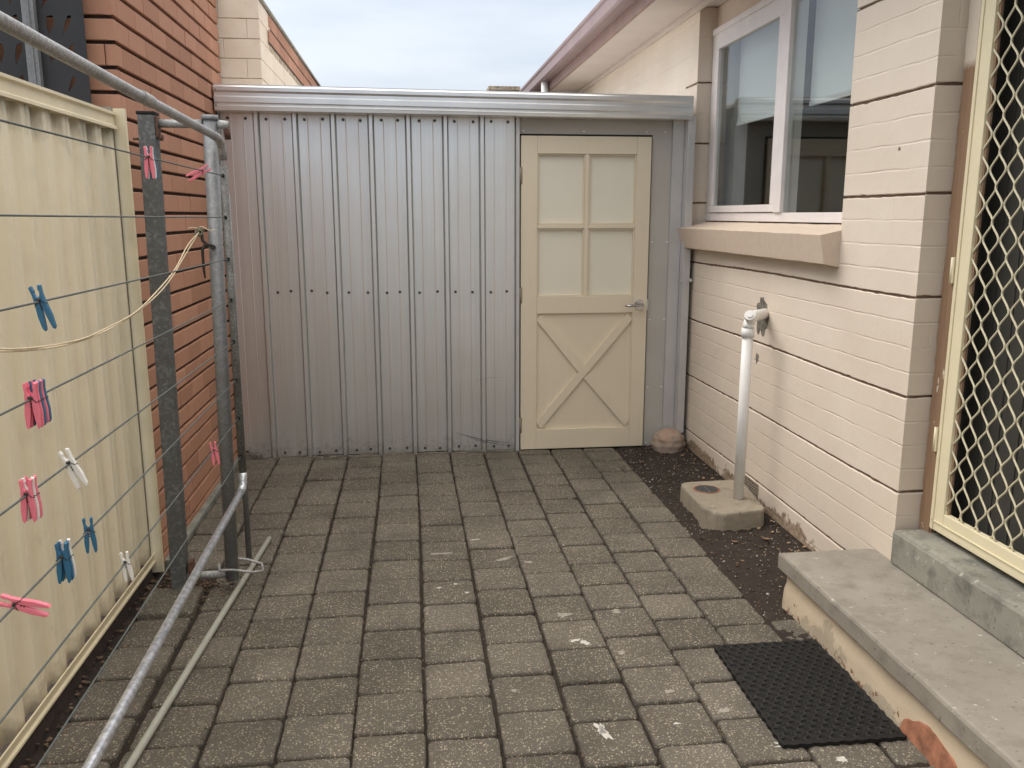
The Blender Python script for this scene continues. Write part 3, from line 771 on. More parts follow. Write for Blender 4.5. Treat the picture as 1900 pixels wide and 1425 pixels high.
obj('roller_blind', bm, 'blind', H, label='white roller blind half down behind the fixed pane')
bm = nb()
box(bm, 1.90, 1.902, 5.3255, 5.3285, 1.9, 2.3); obj('paint_chips', bm, 'flake', W)
# inner window reveal and dim room
bm = nb()
box(bm, 1.986, 2.12, 5.33, 5.42, 1.45, 2.70); box(bm, 1.986, 2.12, 3.36, 3.45, 1.45, 2.70); box(bm, 1.986, 2.12, 3.4505, 5.3295, 1.45, 1.50)
box(bm, 1.9355, 1.985, 4.275, 4.335, 1.50, 2.70)
obj('window_reveal', bm, 'white', H)
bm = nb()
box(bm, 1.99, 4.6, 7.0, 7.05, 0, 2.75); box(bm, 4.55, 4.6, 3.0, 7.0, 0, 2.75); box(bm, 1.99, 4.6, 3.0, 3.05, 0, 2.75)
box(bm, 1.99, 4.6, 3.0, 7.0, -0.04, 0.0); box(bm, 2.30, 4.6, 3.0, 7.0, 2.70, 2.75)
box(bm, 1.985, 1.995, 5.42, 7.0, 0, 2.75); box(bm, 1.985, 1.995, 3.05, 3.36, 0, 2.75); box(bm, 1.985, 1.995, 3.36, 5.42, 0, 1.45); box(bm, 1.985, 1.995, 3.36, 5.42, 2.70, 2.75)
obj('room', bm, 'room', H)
bm = nb(); box(bm, 3.0, 3.9, 6.94, 6.99, 0.0, 2.05, 0.004)
obj('inner_door', bm, 'dark', H)
# sill: sloping brick sill
bm = nb()
pf = [(1.905, 1.478), (1.718, 1.438), (1.742, 1.318), (1.80, 1.305), (1.905, 1.30)]
r_ = random.Random(4); yA, yB = 3.455, 5.545; nseg = 60; rings = []
for k in range(nseg + 1):
    yv = yA + (yB - yA) * k / nseg; q = r_.uniform(-1, 1) * 0.0012
    end = 5.40 if yv > 5.395 else None
    rings.append([bm.verts.new((px_ + (q if 0 < i_ < 4 else 0) if not (end and px_ > 1.82) else 1.80, yv, pz_ + q)) for i_, (px_, pz_) in enumerate(pf)])
for A, B in zip(rings, rings[1:]):
    for i_ in range(5): bm.faces.new((A[i_], A[(i_ + 1) % 5], B[(i_ + 1) % 5], B[i_]))
bm.faces.new(rings[0]); bm.faces.new(rings[-1][::-1])
bmesh.ops.remove_doubles(bm, verts=bm.verts, dist=1e-5)
m = M('painted_sill', 0.65, spec=0.3)
n1 = m.noise(30, 5, 0.7)
bx_ = m.N.new('ShaderNodeTexBrick'); m.L.new(m.vec((0, 1, 0)), bx_.inputs['Vector'])
m.col(m.mix(m.ramp(n1, [(0.4, 0.0), (0.75, 0.5)]), (0.62, 0.51, 0.41), (0.52, 0.42, 0.33))).bump(n1, 0.3, 0.004)
MT['sill'] = m.m
obj('window_sill', fixn(bm), 'sill', H)
# vent in the wall
bm = nb()
box(bm, XH - 0.004, XH - 0.001, 4.14, 4.385, 0.012, 0.020); box(bm, XH - 0.004, XH - 0.001, 4.14, 4.385, 0.115, 0.122)
for k in range(13):
    yv = 4.14 + 0.245 * k / 12; box(bm, XH - 0.004, XH - 0.001, yv - 0.003, yv + 0.003, 0.0202, 0.1148)
for k in range(1, 6):
    zv = 0.02 + 0.095 * k / 6
    for j in range(12):
        y0_ = 4.14 + 0.245 * j / 12 + 0.0032; y1_ = 4.14 + 0.245 * (j + 1) / 12 - 0.0032
        box(bm, XH - 0.004, XH - 0.001, y0_, y1_, zv - 0.003, zv + 0.003)
vt = obj('air_vent', bm, 'groove', H)
MT['ventcream'] = simple('vent_terracotta', (0.30, 0.25, 0.19), 0.8, 0, 0.2, 20); vt.data.materials[0] = MT['ventcream']
bm = nb(); box(bm, XH - 0.0012, XH - 0.0006, 4.143, 4.382, 0.0205, 0.1145); obj('vent_shade_sheet', bm, 'dark', vt)  # flat dark sheet imitating the shade behind the vent bars
# patches on the wall
def patch(name, yc, zc, sy, sz, mat, seed, n=26, par=H):
    bm = nb(); r = random.Random(seed); p = []
    for i in range(n):
        a = 2 * math.pi * i / n; q = 1 + 0.9 * noise.noise(Vector((math.cos(a) * 2 + seed, math.sin(a) * 2, 1.3)))
        p.append((XH - 0.0015, yc + sy * q * math.cos(a), zc + sz * q * math.sin(a)))
    prism(bm, p, (0.003, 0, 0)); return obj(name, fixn(bm), mat, par)
MT['crumble'] = simple('crumbled_mortar', (0.16, 0.145, 0.12), 0.95, 0, 0.5, 30, 0.5)
patch('pipe_hole_patch', 4.22, 1.005, 0.065, 0.085, 'crumble', 3)
patch('chipped_spot', 4.25, 0.785, 0.016, 0.024, 'crumble', 6)
patch('chipped_spot', 3.07, 1.76, 0.007, 0.006, 'crumble', 8)
# timber jamb
bm = nb(); r_ = random.Random(5); prev = None
for k in range(90):
    z = 0.355 + (2.5 - 0.355) * k / 89; a = r_.uniform(-0.004, 0.003)
    cur = [bm.verts.new((1.915, 2.884, z)), bm.verts.new((1.8985, 2.866 + a, z)), bm.verts.new((1.8985, 2.806, z)), bm.verts.new((1.93, 2.806, z))]
    if prev:
        for j in range(3): bm.faces.new((prev[j], cur[j], cur[j + 1], prev[j + 1]))
    prev = cur
m = M('half_stripped_jamb', 0.85, 0, 0.2)
n1 = m.noise(1, 6, 0.6, m.vec((70, 70, 5))); n2 = m.noise(22, 6, 0.7, m.vec((1, 1, 0.6)))
c = m.mix(n1, (0.19, 0.115, 0.07), (0.34, 0.225, 0.145))
Zz = m.xyz()[2]
q = m.N.new('ShaderNodeMapRange'); q.inputs['From Min'].default_value = 2.02; q.inputs['From Max'].default_value = 2.05; m.L.new(m.math('ADD', Zz, m.math('MULTIPLY', n2, 0.03)), q.inputs['Value'])
mask = m.math('MAXIMUM', m.ramp(n2, [(0.66, 0.0), (0.68, 1.0)]), q.outputs[0])
c = m.mix(mask, c, (0.60, 0.53, 0.44)); m.col(c).bump(n1, 0.4, 0.004); MT['jamb'] = m.m
obj('door_jamb', fixn(bm), 'jamb', H)
bm = nb(); box(bm, 1.905, 1.98, 2.802, 2.87, 0.36, 2.5); obj('jamb_back', bm, 'timber', H)
# security screen door
SD = obj('security_door', (lambda b: (box(b, 1.893, 1.918, 2.722, 2.798, 0.385, 2.45, 0.003), box(b, 1.893, 1.918, 1.93, 2.00, 0.385, 2.45, 0.003),
          box(b, 1.893, 1.918, 2.001, 2.7215, 0.385, 0.462, 0.003), box(b, 1.893, 1.918, 2.001, 2.7215, 2.38, 2.45, 0.003),
          box(b, 1.889, 1.8925, 2.775, 2.784, 0.387, 2.45), box(b, 1.889, 1.8925, 2.0, 2.79, 0.4185, 0.4225), b)[-1])(nb()), 'secdoor', H,
          label='pale yellow security screen door with diamond grille')
bm = nb()
HP, VP = 0.0430, 0.1125
y_c = 2.7
k0 = 0
for k in range(0, 17):
    yc = 2.708 - HP * k
    sgn = 1 if k % 2 else -1
    pts = []; z = 0.462; steps = 12
    nn = int((2.38 - 0.462) / VP * steps)
    ph = 2.003 / VP
    for i in range(nn + 1):
        zz = 0.462 + i * VP / steps
        s_ = math.cos(2 * math.pi * (zz - 2.003) / VP)
        s_ = 0.55 * s_ + 0.45 * (2 / math.pi) * math.asin(max(-1, min(1, s_)))
        pts.append((1.905 + 0.0025 * sgn, yc + sgn * s_ * HP / 2, zz))
    tube(bm, pts, 0.0037, 6)
MT['grillemat'] = simple('dull_cream_grille', (0.60, 0.55, 0.39), 0.5, 0, 0.06, 30, 0)
obj('grille', bm, 'grillemat', SD, smooth=True)
for zc in (1.33, 0.72):
    bm = nb(); box(bm, 1.886, 1.8925, 2.796, 2.815, zc - 0.045, zc + 0.045, 0.002); tube(bm, [(1.888, 2.806, zc - 0.045), (1.888, 2.806, zc + 0.045)], 0.006, 8)
    obj('hinge', bm, 'secdoor', SD)
bm = nb(); box(bm, 1.905, 1.914, 2.712, 2.7215, 0.463, 2.379); obj('inner_channel', bm, 'timber', SD)
bm = nb()
box(bm, 1.995, 2.03, 1.93, 2.80, 0.36, 2.45)
for k in range(9): box(bm, 1.991, 1.9945, 1.95 + 0.095 * k, 1.95 + 0.095 * k + 0.086, 0.40, 2.4, 0.001)
obj('back_door', bm, 'innerdoor', H, label='dark boarded back door behind the security screen')
bm = nb(); box(bm, 1.92, 1.994, 2.801, 2.803, 0.36, 2.45); box(bm, 1.92, 1.994, 1.92, 1.925, 0.36, 2.45); obj('door_lining', bm, 'innerdoor', H)

# ------------------------------------------------------------------ steps
T = thing('door_step', 'grey concrete door step on peeling cream brick base beside the black mat', 'step', (1.62, 2.2, 0))
def slab(bm, x0, x1, y0, y1, z0, z1, seed, rr=0.012, wob=0.003):
    """concrete slab with worn wavy edges, as a swept profile along Y"""
    r = random.Random(seed); n = int((y1 - y0) / 0.03); rings = []
    pr = [(x1, z0), (x0 + 0.001, z0), (x0, z0 + 0.004), (x0, z1 - rr), (x0 + rr * 0.3, z1 - rr * 0.3), (x0 + rr, z1), (x1 - (x1 - x0) * .5, z1), (x1, z1)]
    for k in range(n + 1):
        y = y0 + (y1 - y0) * k / n
        w1 = wob * noise.noise(Vector((y * 6, seed, 0))); w2 = wob * noise.noise(Vector((y * 9, seed, 4)))
        inset = 0.008 if k in (0, n) else 0
        rings.append([bm.verts.new((x + (w1 if x < x0 + 0.05 else 0), y, z + (w2 if z > z1 - 0.03 else 0) - (inset if z > z1 - 0.002 else 0))) for x, z in pr])
    for A, B in zip(rings, rings[1:]):
        for i in range(len(pr)):
            f = bm.faces.new((A[i], A[(i + 1) % len(pr)], B[(i + 1) % len(pr)], B[i]))
    bm.faces.new(rings[0]); bm.faces.new(rings[-1][::-1])
    return fixn(bm)
obj('slab', slab(nb(), 1.425, 1.812, 0.9, 3.03, 0.150, 0.218, 2), 'conc', T)
obj('threshold', slab(nb(), 1.797, 2.0, 0.9, 2.866, 0.222, 0.360, 5, 0.018), 'concgrey', T)

# base: battered painted brick, rough
bm = nb(); n = 70; m_ = 8; g = []
for i in range(n + 1):
    y = 0.9 + (3.0 - 0.9) * i / n; row = []
    for j in range(m_ + 1):
        z = -0.04 + 0.189 * j / m_
        x = 1.452 - 0.018 * (1 - j / m_) + 0.006 * nz3(y, z, 9) + (0.004 if abs(z - 0.095) < 0.012 else 0)
        row.append(bm.verts.new((x, y, z)))
    g.append(row)
for i in range(n):
    for j in range(m_): bm.faces.new((g[i][j], g[i][j + 1], g[i + 1][j + 1], g[i + 1][j])).smooth = True
a = g[-1]; b = [bm.verts.new((1.80, 3.0, q.co.z)) for q in a]
for j in range(m_): bm.faces.new((a[j], b[j], b[j + 1], a[j + 1]))
obj('brick_base', fixn(bm), 'stepbase', T)
# broken terracotta lump where the painted render has gone
bm = nb(); pts = []
for i in range(27):
    a = math.pi * i / 26; q = 1 + 0.22 * nz3(math.cos(a), math.sin(a), 2.2, 5) + 0.03 * nz3(a, 0, 5, 1)
    zz_ = -0.012 + 0.092 * q * max(0.0, math.sin(a)) ** 0.7; pts.append((1.4335 + 0.018 * max(0, zz_) / 0.15 - 0.002, 2.03 + 0.14 * q * math.cos(a), zz_))
prism(bm, pts, (0.03, 0, 0)); bmesh.ops.bevel(bm, geom=bm.edges[:], offset=0.003, segments=1, affect='EDGES')
obj('broken_brick', fixn(bm), 'terra', T, label='exposed orange brick where the cream paint has broken away')

# ------------------------------------------------------------------ door mat
x0, x1, y0, y1 = 1.045, 1.425, 2.11, 2.70
bm = nb(); nx, ny = 150, 220; g = []
def math_h(x, y):
    px_, py_ = 0.0380, 0.0262
    row = round(y / py_); xo = (row % 2) * px_ / 2
    dx = ((x - xo) / px_ + 0.5) % 1 - 0.5; dy = (y / py_ + 0.5) % 1 - 0.5
    d_ = math.hypot(dx * 1.05, dy * 1.15)
    ring = math.exp(-((d_ - 0.37) / 0.075) ** 2); hole = -0.8 if d_ < 0.27 else 0
    return 0.0085 + 0.0022 * ring + 0.0035 * hole
for i in range(nx + 1):
    row = []
    for j in range(ny + 1):
        x = x0 + (x1 - x0) * i / nx; y = y0 + (y1 - y0) * j / ny
        h = math_h(x - x0, y - y0)
        e = min(x - x0, x1 - x, y - y0, y1 - y)
        if e < 0.009: h = 0.010
        sc = 0.0022 * math.sin((y if min(x - x0, x1 - x) < 0.004 else x) * 2 * math.pi / 0.0420) if e < 0.001 else 0
        ex = x + (sc if min(x - x0, x1 - x) < 0.0005 else 0); ey = y + (sc if min(y - y0, y1 - y) < 0.0005 else 0)
        row.append(bm.verts.new((ex, ey, 0.0055 + h)))
    g.append(row)
for i in range(nx):
    for j in range(ny): bm.faces.new((g[i][j], g[i + 1][j], g[i + 1][j + 1], g[i][j + 1]))
bd = [e for e in bm.edges if e.is_boundary]
ex = bmesh.ops.extrude_edge_only(bm, edges=bd)
for q in ex['geom']:
    if isinstance(q, bmesh.types.BMVert): q.co.z = 0.0035
bmesh.ops.rotate(bm, verts=bm.verts, matrix=Matrix.Rotation(R(-0.5), 3, 'Z'), cent=(1.235, 2.4, 0))
tag(obj('door_mat', fixn(bm), 'rubber', at=(1.235, 2.4, 0.0)), 'black rubber mat with a pattern of raised rings beside the step', 'door mat')

# ------------------------------------------------------------------ shed
SH = thing('metal_shed', 'silver ribbed metal shed wall with cream door closing off the yard', 'shed', (0.35, 5.6, 0))
YS = 5.41
ribs = [-0.876 + 0.2232 * k for k in range(-1, 8)]
def prof_y(x):
    """front offset of the cladding at x"""
    for r_0 in ribs:
        dd = x - r_0
        if abs(dd) < 0.0205:
            a = abs(dd)
            return 0.032 if a < 0.0095 else (0.032 * (0.0140 - a) / 0.0045 if a < 0.0140 else -0.010 * (0.0205 - a) / 0.0065 if a < 0.0205 else 0)
        for c_ in (0.075, 0.149):
            q = abs(x - (r_0 + c_))
            if q < 0.0028: return 0.0011 * (1 - q / 0.0028)
    return 0.0
xsv = set()
for r_0 in ribs:
    for o_ in (-0.0205, -0.0152, -0.0140, -0.0095, 0.0095, 0.0140, 0.0152, 0.0205, 0.06, 0.0722, 0.075, 0.0778, 0.110, 0.1462, 0.149, 0.1518, 0.18):
        xsv.add(round(r_0 + o_, 5))
xsv = sorted(x for x in xsv if -1.09 < x < 0.672); xsv = [-1.09] + xsv + [0.672]
bm = nb(); rows = []
rw = random.Random(11)
def zb(x): return 0.004 + 0.003 * math.sin(x * 9)
levels = [0, 0.02, 0.06, 0.2, 0.45, 0.75, 1.0, 1.3, 1.6, 1.9, 2.13]
for z in levels:
    row = []
    for x in xsv:
        wv = 0.0028 * noise.noise(Vector((x * 2.5, z * 1.3, 2))) + 0.002 * noise.noise(Vector((x * 9, z * 0.7, 7)))
        zz = z if z > 0 else zb(x)
        row.append(bm.verts.new((x, YS - prof_y(x) - wv, zz)))
    rows.append(row)
for A, B in zip(rows, rows[1:]):
    for i in range(len(A) - 1): bm.faces.new((A[i], A[i + 1], B[i + 1], B[i]))
obj('cladding', fixn(bm), 'zinc', SH)
# scrape arcs worn into the cladding beside the door
def arc(name, pts, wd, mat='scrape'):
    bm = nb(); prev = None
    for i, (x, z) in enumerate(pts):
        w_ = wd * math.sin(math.pi * (i + 0.3) / len(pts)); y = YS - prof_y(x) - 0.005
        cur = [bm.verts.new((x, y, z - w_)), bm.verts.new((x, y, z + w_))]
        if prev: bm.faces.new((prev[0], cur[0], cur[1], prev[1]))
        prev = cur
    return obj(name, fixn(bm), mat, SH)
rw = random.Random(2)
import itertools
def scr(p0, p1, p2, n=60):
    out_ = []
    for i in range(n + 1):
        t_ = i / n; out_.append(tuple((1 - t_) ** 2 * a + 2 * t_ * (1 - t_) * b + t_ * t_ * c for a, b, c in zip(p0, p1, p2)))
    return out_
arc('scuff', scr((0.27, 0.135), (0.42, 0.07), (0.655, 0.045)), 0.0045)
arc('scuff', scr((0.36, 0.095), (0.46, 0.055), (0.655, 0.028)), 0.003)
arc('scuff', scr((0.39, 0.46), (0.5, 0.50), (0.60, 0.485), 40), 0.0008)
# screws with washers
sb = nb()
def screw_bm(p):
    b = nb(); tube(b, [(p[0], p[1], p[2]), (p[0], p[1] - 0.003, p[2])], 0.009, 12); tube(b, [(p[0], p[1] - 0.003, p[2]), (p[0], p[1] - 0.009, p[2])], 0.0055, 6); return b
first = None
def screw(x, z, y=None, mat='bolt'):
    global first
    y = YS - prof_y(x) - 0.001 if y is None else y
    if first is None:
        first = obj('screw', screw_bm((x, y, z)), 'bolt', SH, at=(x, y, z))
    else:
        o = first.copy(); C.objects.link(o); o.parent = SH; o.location = Vector((x, y, z)) - SH.location
        if mat != 'bolt':
            pass
rs = random.Random(8)
for r_0 in ribs[:-1]:
    for c_ in (0.062, 0.166):
        x = r_0 + c_
        if -1.06 < x < 0.66:
            screw(x + rs.uniform(-.006, .006), 2.080 + rs.uniform(-.004, .002))
            screw(x + rs.uniform(-.02, .01), 1.045 + rs.uniform(-.006, .006) + (0.01 if x < -0.5 else 0)) if x > -0.87 else None
            screw(x + rs.uniform(-.01, .01), 0.030 + rs.uniform(-.006, .006)) if x > -0.87 else None
# corner trim at the door side and header
bm = nb(); box(bm, 0.6725, 0.693, 5.372, 5.43, 0.0, 2.128, 0.002); obj('corner_trim', bm, 'flash', SH)
bm = nb(); box(bm, 0.6935, 1.662, 5.414, 5.43, 2.012, 2.13); box(bm, 1.540, 1.662, 5.414, 5.43, -0.02, 2.0115); obj('cement_sheet', bm, 'cement', SH)
bm = nb(); box(bm, 1.6625, 1.735, 5.385, 5.43, -0.02, 2.13, 0.001); obj('corner_post', bm, 'flash', SH)
bm = nb()
MT['whitecap'] = simple('white_screw_cap', (0.75, 0.75, 0.74), 0.4, 0, 0.03, 10, 0)
capf = None
for (x, z) in ((1.555, 1.35), (1.655, 1.35), (1.557, 0.85), (1.653, 0.85), (1.557, 0.40), (1.65, 0.40), (1.557, 0.02), (0.72, 2.03), (1.10, 2.03), (1.50, 2.03), (1.62, 2.03), (0.72, 2.1), (1.62, 2.1)):
    if capf is None:
        b = nb(); tube(b, [(x, 5.4135, z), (x, 5.409, z)], 0.006, 10); capf = obj('screw_cap', b, 'whitecap', SH, at=(x, 5.4135, z))
    else:
        o = capf.copy(); C.objects.link(o); o.parent = SH; o.location = Vector((x, 5.4135, z)) - SH.location
# gutter / barge
bm = nb()
def gz(x): return -0.024 * (x + 1.09) / 2.85
YG = 5.300
pf = [(0.10, 2.250), (0.0, 2.259), (0.0, 2.252), (-0.004, 2.244), (-0.004, 2.224), (0.004, 2.213), (0.004, 2.196), (-0.004, 2.188), (-0.004, 2.160), (0.004, 2.150), (0.004, 2.143), (-0.004, 2.138), (-0.002, 2.114), (0.004, 2.110), (0.10, 2.110)]
xa, xb = -1.088, 1.758; A_ = []
for x in (xa, xb):
    A_.append([bm.verts.new((x, YG + p[0], p[1] + gz(x) + (0.010 * (x - xa) / (xb - xa) if p[1] < 2.13 else 0))) for p in pf])
n = len(pf)
for i in range(n): bm.faces.new((A_[0][i], A_[0][(i + 1) % n], A_[1][(i + 1) % n], A_[1][i]))
bm.faces.new(A_[0]); bm.faces.new(A_[1][::-1]); obj('gutter', fixn(bm), 'gutter', SH)
for (x, z) in ((-1.078, 2.228), (-1.078, 2.14)): obj('rivet', tube(nb(), [(x, 5.297, z), (x, 5.292, z)], 0.004, 8), 'bolt', SH)
bm = nb(); box(bm, -1.09, 1.74, 5.401, 8.5, 2.195, 2.215); obj('roof', bm, 'zinc', SH)
bm = nb(); box(bm, -1.09, 1.79, 8.4, 8.45, 0, 2.19); obj('rear_wall', bm, 'zinc', SH)
# rust and crumbled mortar at foot of wall
bm = nb(); r_ = random.Random(6)
for k in range(46):
    x = -1.06 + 1.75 * k / 46; hh = r_.uniform(0.006, 0.016) + (0.03 if k < 3 else 0)
    box(bm, x, x + 0.036, 5.376 + r_.uniform(-.006, .006), 5.3945, -0.03, hh - 0.006, 0.002)
obj('foot_mortar', bm, 'crumble', SH)
bm = nb(); prism(bm, [(-1.06, 5.40, 0.0), (-1.06, 5.40, 0.05), (-1.04, 5.40, 0.055), (-1.025, 5.40, 0.03), (-1.0, 5.40, 0.022), (-0.97, 5.40, 0.0)], (0, -0.004, 0)); obj('rust_patch', fixn(bm), 'rust', SH, label='rusted away bottom corner of the cladding')
# door
D = obj('door', (lambda b: (
    box(b, 0.703, 0.806, 5.385, 5.425, 0.006, 1.998, 0.002), box(b, 1.434, 1.527, 5.385, 5.425, 0.006, 1.998, 0.002),
    box(b, 0.8065, 1.4335, 5.385, 5.425, 1.892, 1.998, 0.002), box(b, 0.8065, 1.4335, 5.385, 5.425, 0.901, 1.010, 0.002),
    box(b, 0.8065, 1.4335, 5.385, 5.425, 0.006, 0.138, 0.002),
    box(b, 0.8065, 1.4335, 5.403, 5.418, 0.139, 0.900), b)[-1])(nb()), 'door', SH, label='cream door with four frosted panes and a crossed lower panel')
bm = nb(); box(bm, 1.107, 1.131, 5.388, 5.42, 1.0105, 1.8915, 0.002); box(bm, 0.8065, 1.1065, 5.388, 5.42, 1.437, 1.463, 0.002); box(bm, 1.1315, 1.4335, 5.388, 5.42, 1.437, 1.463, 0.002)
obj('glazing_bar', bm, 'door', D)
for (a, b_) in ((0.807, 1.106), (1.132, 1.433)):
    for (c_, d_) in ((1.011, 1.436), (1.464, 1.891)):
        bm = nb(); box(bm, a, b_, 5.414, 5.420, c_, d_); obj('pane', bm, 'frost', D)
        bm = nb()
        for q in ((a, a + 0.008, c_, d_), (b_ - 0.008, b_, c_, d_), (a + 0.0081, b_ - 0.0081, c_, c_ + 0.008), (a + 0.0081, b_ - 0.0081, d_ - 0.008, d_)):
            box(bm, q[0], q[1], 5.396, 5.4135, q[2], q[3], 0.001)
        obj('pane_beading', bm, 'door', D)
def diag(p0, p1, wd, y0, y1):
    bm = nb(); a = Vector((p0[0], 0, p0[1])); b = Vector((p1[0], 0, p1[1])); t_ = (b - a).normalized(); nn = Vector((-t_.z, 0, t_.x)) * wd / 2
    pp = [a + nn, a - nn, b - nn, b + nn]
    prism(bm, [(min(1.433, max(0.807, p.x)), y0, min(0.8995, max(0.1395, p.z))) for p in pp], (0, y1 - y0, 0)); return fixn(bm)
obj('brace', diag((0.815, 0.165), (1.425, 0.875), 0.062, 5.3875, 5.4025), 'door', D)
obj('brace', diag((0.815, 0.875), (1.105, 0.537), 0.062, 5.3882, 5.4025), 'door', D)
obj('brace', diag((1.142, 0.495), (1.425, 0.165), 0.062, 5.3882, 5.4025), 'door', D)
for q in ((0.8068, 0.812, 0.14, 0.90), (1.428, 1.4332, 0.14, 0.90)): obj('panel_beading', box(nb(), q[0], q[1], 5.392, 5.4025, q[2], q[3]), 'door', D)
# dark sheet behind the door, coloured for the shade in its gap
bm = nb(); box(bm, 0.694, 1.5395, 5.4255, 5.4295, -0.01, 2.0115); obj('door_gap_shade', bm, 'dark', SH)
for z in (1.76, 1.02, 0.17):
    bm = nb(); tube(bm, [(0.699, 5.383, z - 0.05), (0.699, 5.383, z + 0.05)], 0.006, 8); box(bm, 0.7045, 0.712, 5.382, 5.3845, z - 0.05, z + 0.05); obj('hinge', bm, 'ventcream', D)
bm = nb()
tube(bm, [(1.477, 5.3845, 0.953), (1.477, 5.378, 0.953)], 0.033, 28); tube(bm, [(1.477, 5.378, 0.953), (1.477, 5.372, 0.953)], 0.026, 28)
tube(bm, [(1.477, 5.372, 0.953), (1.477, 5.343, 0.953)], 0.011, 14)
tube(bm, [(1.488, 5.337, 0.953), (1.477, 5.336, 0.953), (1.44, 5.336, 0.952), (1.40, 5.338, 0.949), (1.372, 5.342, 0.948)], 0.01, 12, radii=[0.009, 0.011, 0.0095, 0.008, 0.0065])
obj('handle', bm, 'chrome', D, smooth=False)
bm = nb(); box(bm, 1.5275, 1.536, 5.383, 5.40, 0.915, 0.985, 0.001); obj('strike_plate', bm, 'flash', D)
# square downpipe in the corner
DP = obj('downpipe', box(nb(), 1.7355, 1.782, 5.312, 5.384, 0.105, 2.118, 0.003), 'flash', SH, label='square grey downpipe in the corner by the house')
bm = nb(); box(bm, 1.722, 1.785, 5.309, 5.3115, 1.10, 1.122); tube(bm, [(1.786, 5.309, 1.111), (1.786, 5.303, 1.111)], 0.011, 12); obj('pipe_strap', bm, 'flash', DP)
# mortar lump round the downpipe foot
bm = nb(); bmesh.ops.create_icosphere(bm, subdivisions=4, radius=1.0)
for v_ in bm.verts:
    p = v_.co; q = 1 + 0.22 * noise.noise(p * 1.8) + 0.07 * noise.noise(p * 6)
    zz = p.z
    sxy = 1.0
    hl = math.hypot(p.x, p.y) + 1e-6
    q = 1 + 0.10 * noise.noise(p * 2.2) + 0.06 * noise.noise(p * 7)
    wid = 1.06 if zz < -0.05 else (0.93 if zz < 0.12 else 0.97)
    sxy = (max(hl, 0.93) / hl if -0.8 < zz < 0.05 else 1.0) * wid
    v_.co = Vector((1.675 + p.x * sxy * 0.106 * q, 5.285 + p.y * sxy * 0.095 * q, 0.066 + zz * (0.078 if zz > 0 else 0.11) * q))
for f_ in bm.faces: f_.material_index = 1 if f_.calc_center_median().z > 0.072 else 0
t = obj('mortar_lump', bm, ['mortarlump', 'lumppink'], smooth=True, at=(1.675, 5.285, 0)); tag(t, 'rounded pink and grey mortar lump at the foot of the downpipe', 'mortar lump')

# chimney beyond the shed roof
t = thing('chimney', 'small cream brick chimney top just above the shed gutter', 'chimney', (1.78, 16, 0))
f = brick_field(lambda u, z, dd: (u, 16.0 - dd, z), 1.53, 2.04, courses(2.5, 3.72, 2.5, 0.09), 0.24, 0.008, 0.008, 0.004, 0.001, 0.002)
obj('bricks', f, 'creambrick', t)
bm = nb(); box(bm, 1.53, 2.04, 16.004, 16.5, 0, 3.72); obj('stack', bm, 'creambrick', t)
bm = nb(); box(bm, 1.50, 2.07, 15.97, 16.53, 3.722, 3.79, 0.005); obj('cap', bm, 'creamjoint', t)

# ------------------------------------------------------------------ waste pipe, gully, grate
t = thing('gully_block', 'beige concrete drain block on the soil against the house wall', 'drain', (1.58, 4.05, 0))
bm = nb(); out_ = [(1.425, 3.93), (1.46, 3.84), (1.50, 3.808), (1.715, 3.845), (1.735, 3.875), (1.792, 4.30), (1.75, 4.345), (1.47, 4.33), (1.435, 4.30)]
def rounded(outl, r, seg=4):
    res_ = []
    n_ = len(outl)
    for i_ in range(n_):
        p0, p1, p2 = (Vector(outl[(i_ + k) % n_]) for k in (-1, 0, 1))
        a_ = p1 + (p0 - p1).normalized() * min(r, (p0 - p1).length * .45); b_ = p1 + (p2 - p1).normalized() * min(r, (p2 - p1).length * .45)
        for s_ in range(seg + 1):
            q_ = s_ / seg; res_.append(((1 - q_) ** 2) * a_ + 2 * q_ * (1 - q_) * p1 + q_ * q_ * b_)
    return res_
ol = rounded(out_, 0.016)
ctr = Vector((1.60, 4.07)); rings = []
for (sc, z) in ((1.02, -0.05), (1.0, 0.02), (0.995, 0.075), (0.985, 0.086), (0.965, 0.090)):
    rings.append([bm.verts.new((ctr.x + (p.x - ctr.x) * sc, ctr.y + (p.y - ctr.y) * sc, z + 0.002 * noise.noise(Vector((p.x * 14, p.y * 14, z * 30))))) for p in ol])
nn = len(ol)
for A, B in zip(rings, rings[1:]):
    for i in range(nn): bm.faces.new((A[i], A[(i + 1) % nn], B[(i + 1) % nn], B[i])).smooth = True
bm.faces.new(rings[-1])
obj('block', fixn(bm), 'concbeige', t)
gr_ = nb()
gc = (1.545, 4.19)
def ring(bm, c, z0, z1, r0, r1, n=32):
    A = [[bm.verts.new((c[0] + rr * math.cos(2 * math.pi * k / n), c[1] + rr * math.sin(2 * math.pi * k / n), z)) for k in range(n)] for rr, z in ((r1, z0), (r1, z1), (r0, z1), (r0, z0))]
    for a, b in zip(A, A[1:]):
        for k in range(n): bm.faces.new((a[k], a[(k + 1) % n], b[(k + 1) % n], b[k]))
    return bm
obj('grate_ring', fixn(ring(nb(), gc, 0.086, 0.0922, 0.0625, 0.071)), 'terra', t)
bm = nb(); tube(bm, [(gc[0], gc[1], 0.0885), (gc[0], gc[1], 0.0915)], 0.0615, 32); obj('drain_shade_disc', bm, 'dark', t)  # solid disc, its dark colour standing in for shade under the grate
bm = nb()
for k in range(-5, 6):
    yk = gc[1] + k * 0.0105; hw = math.sqrt(max(0, 0.0615 ** 2 - (k * 0.0105) ** 2))
    box(bm, gc[0] - hw, gc[0] + hw, yk - 0.0022, yk + 0.0022, 0.0917, 0.0932)
box(bm, gc[0] - 0.003, gc[0] + 0.003, gc[1] - 0.06, gc[1] + 0.06, 0.0934, 0.0942)
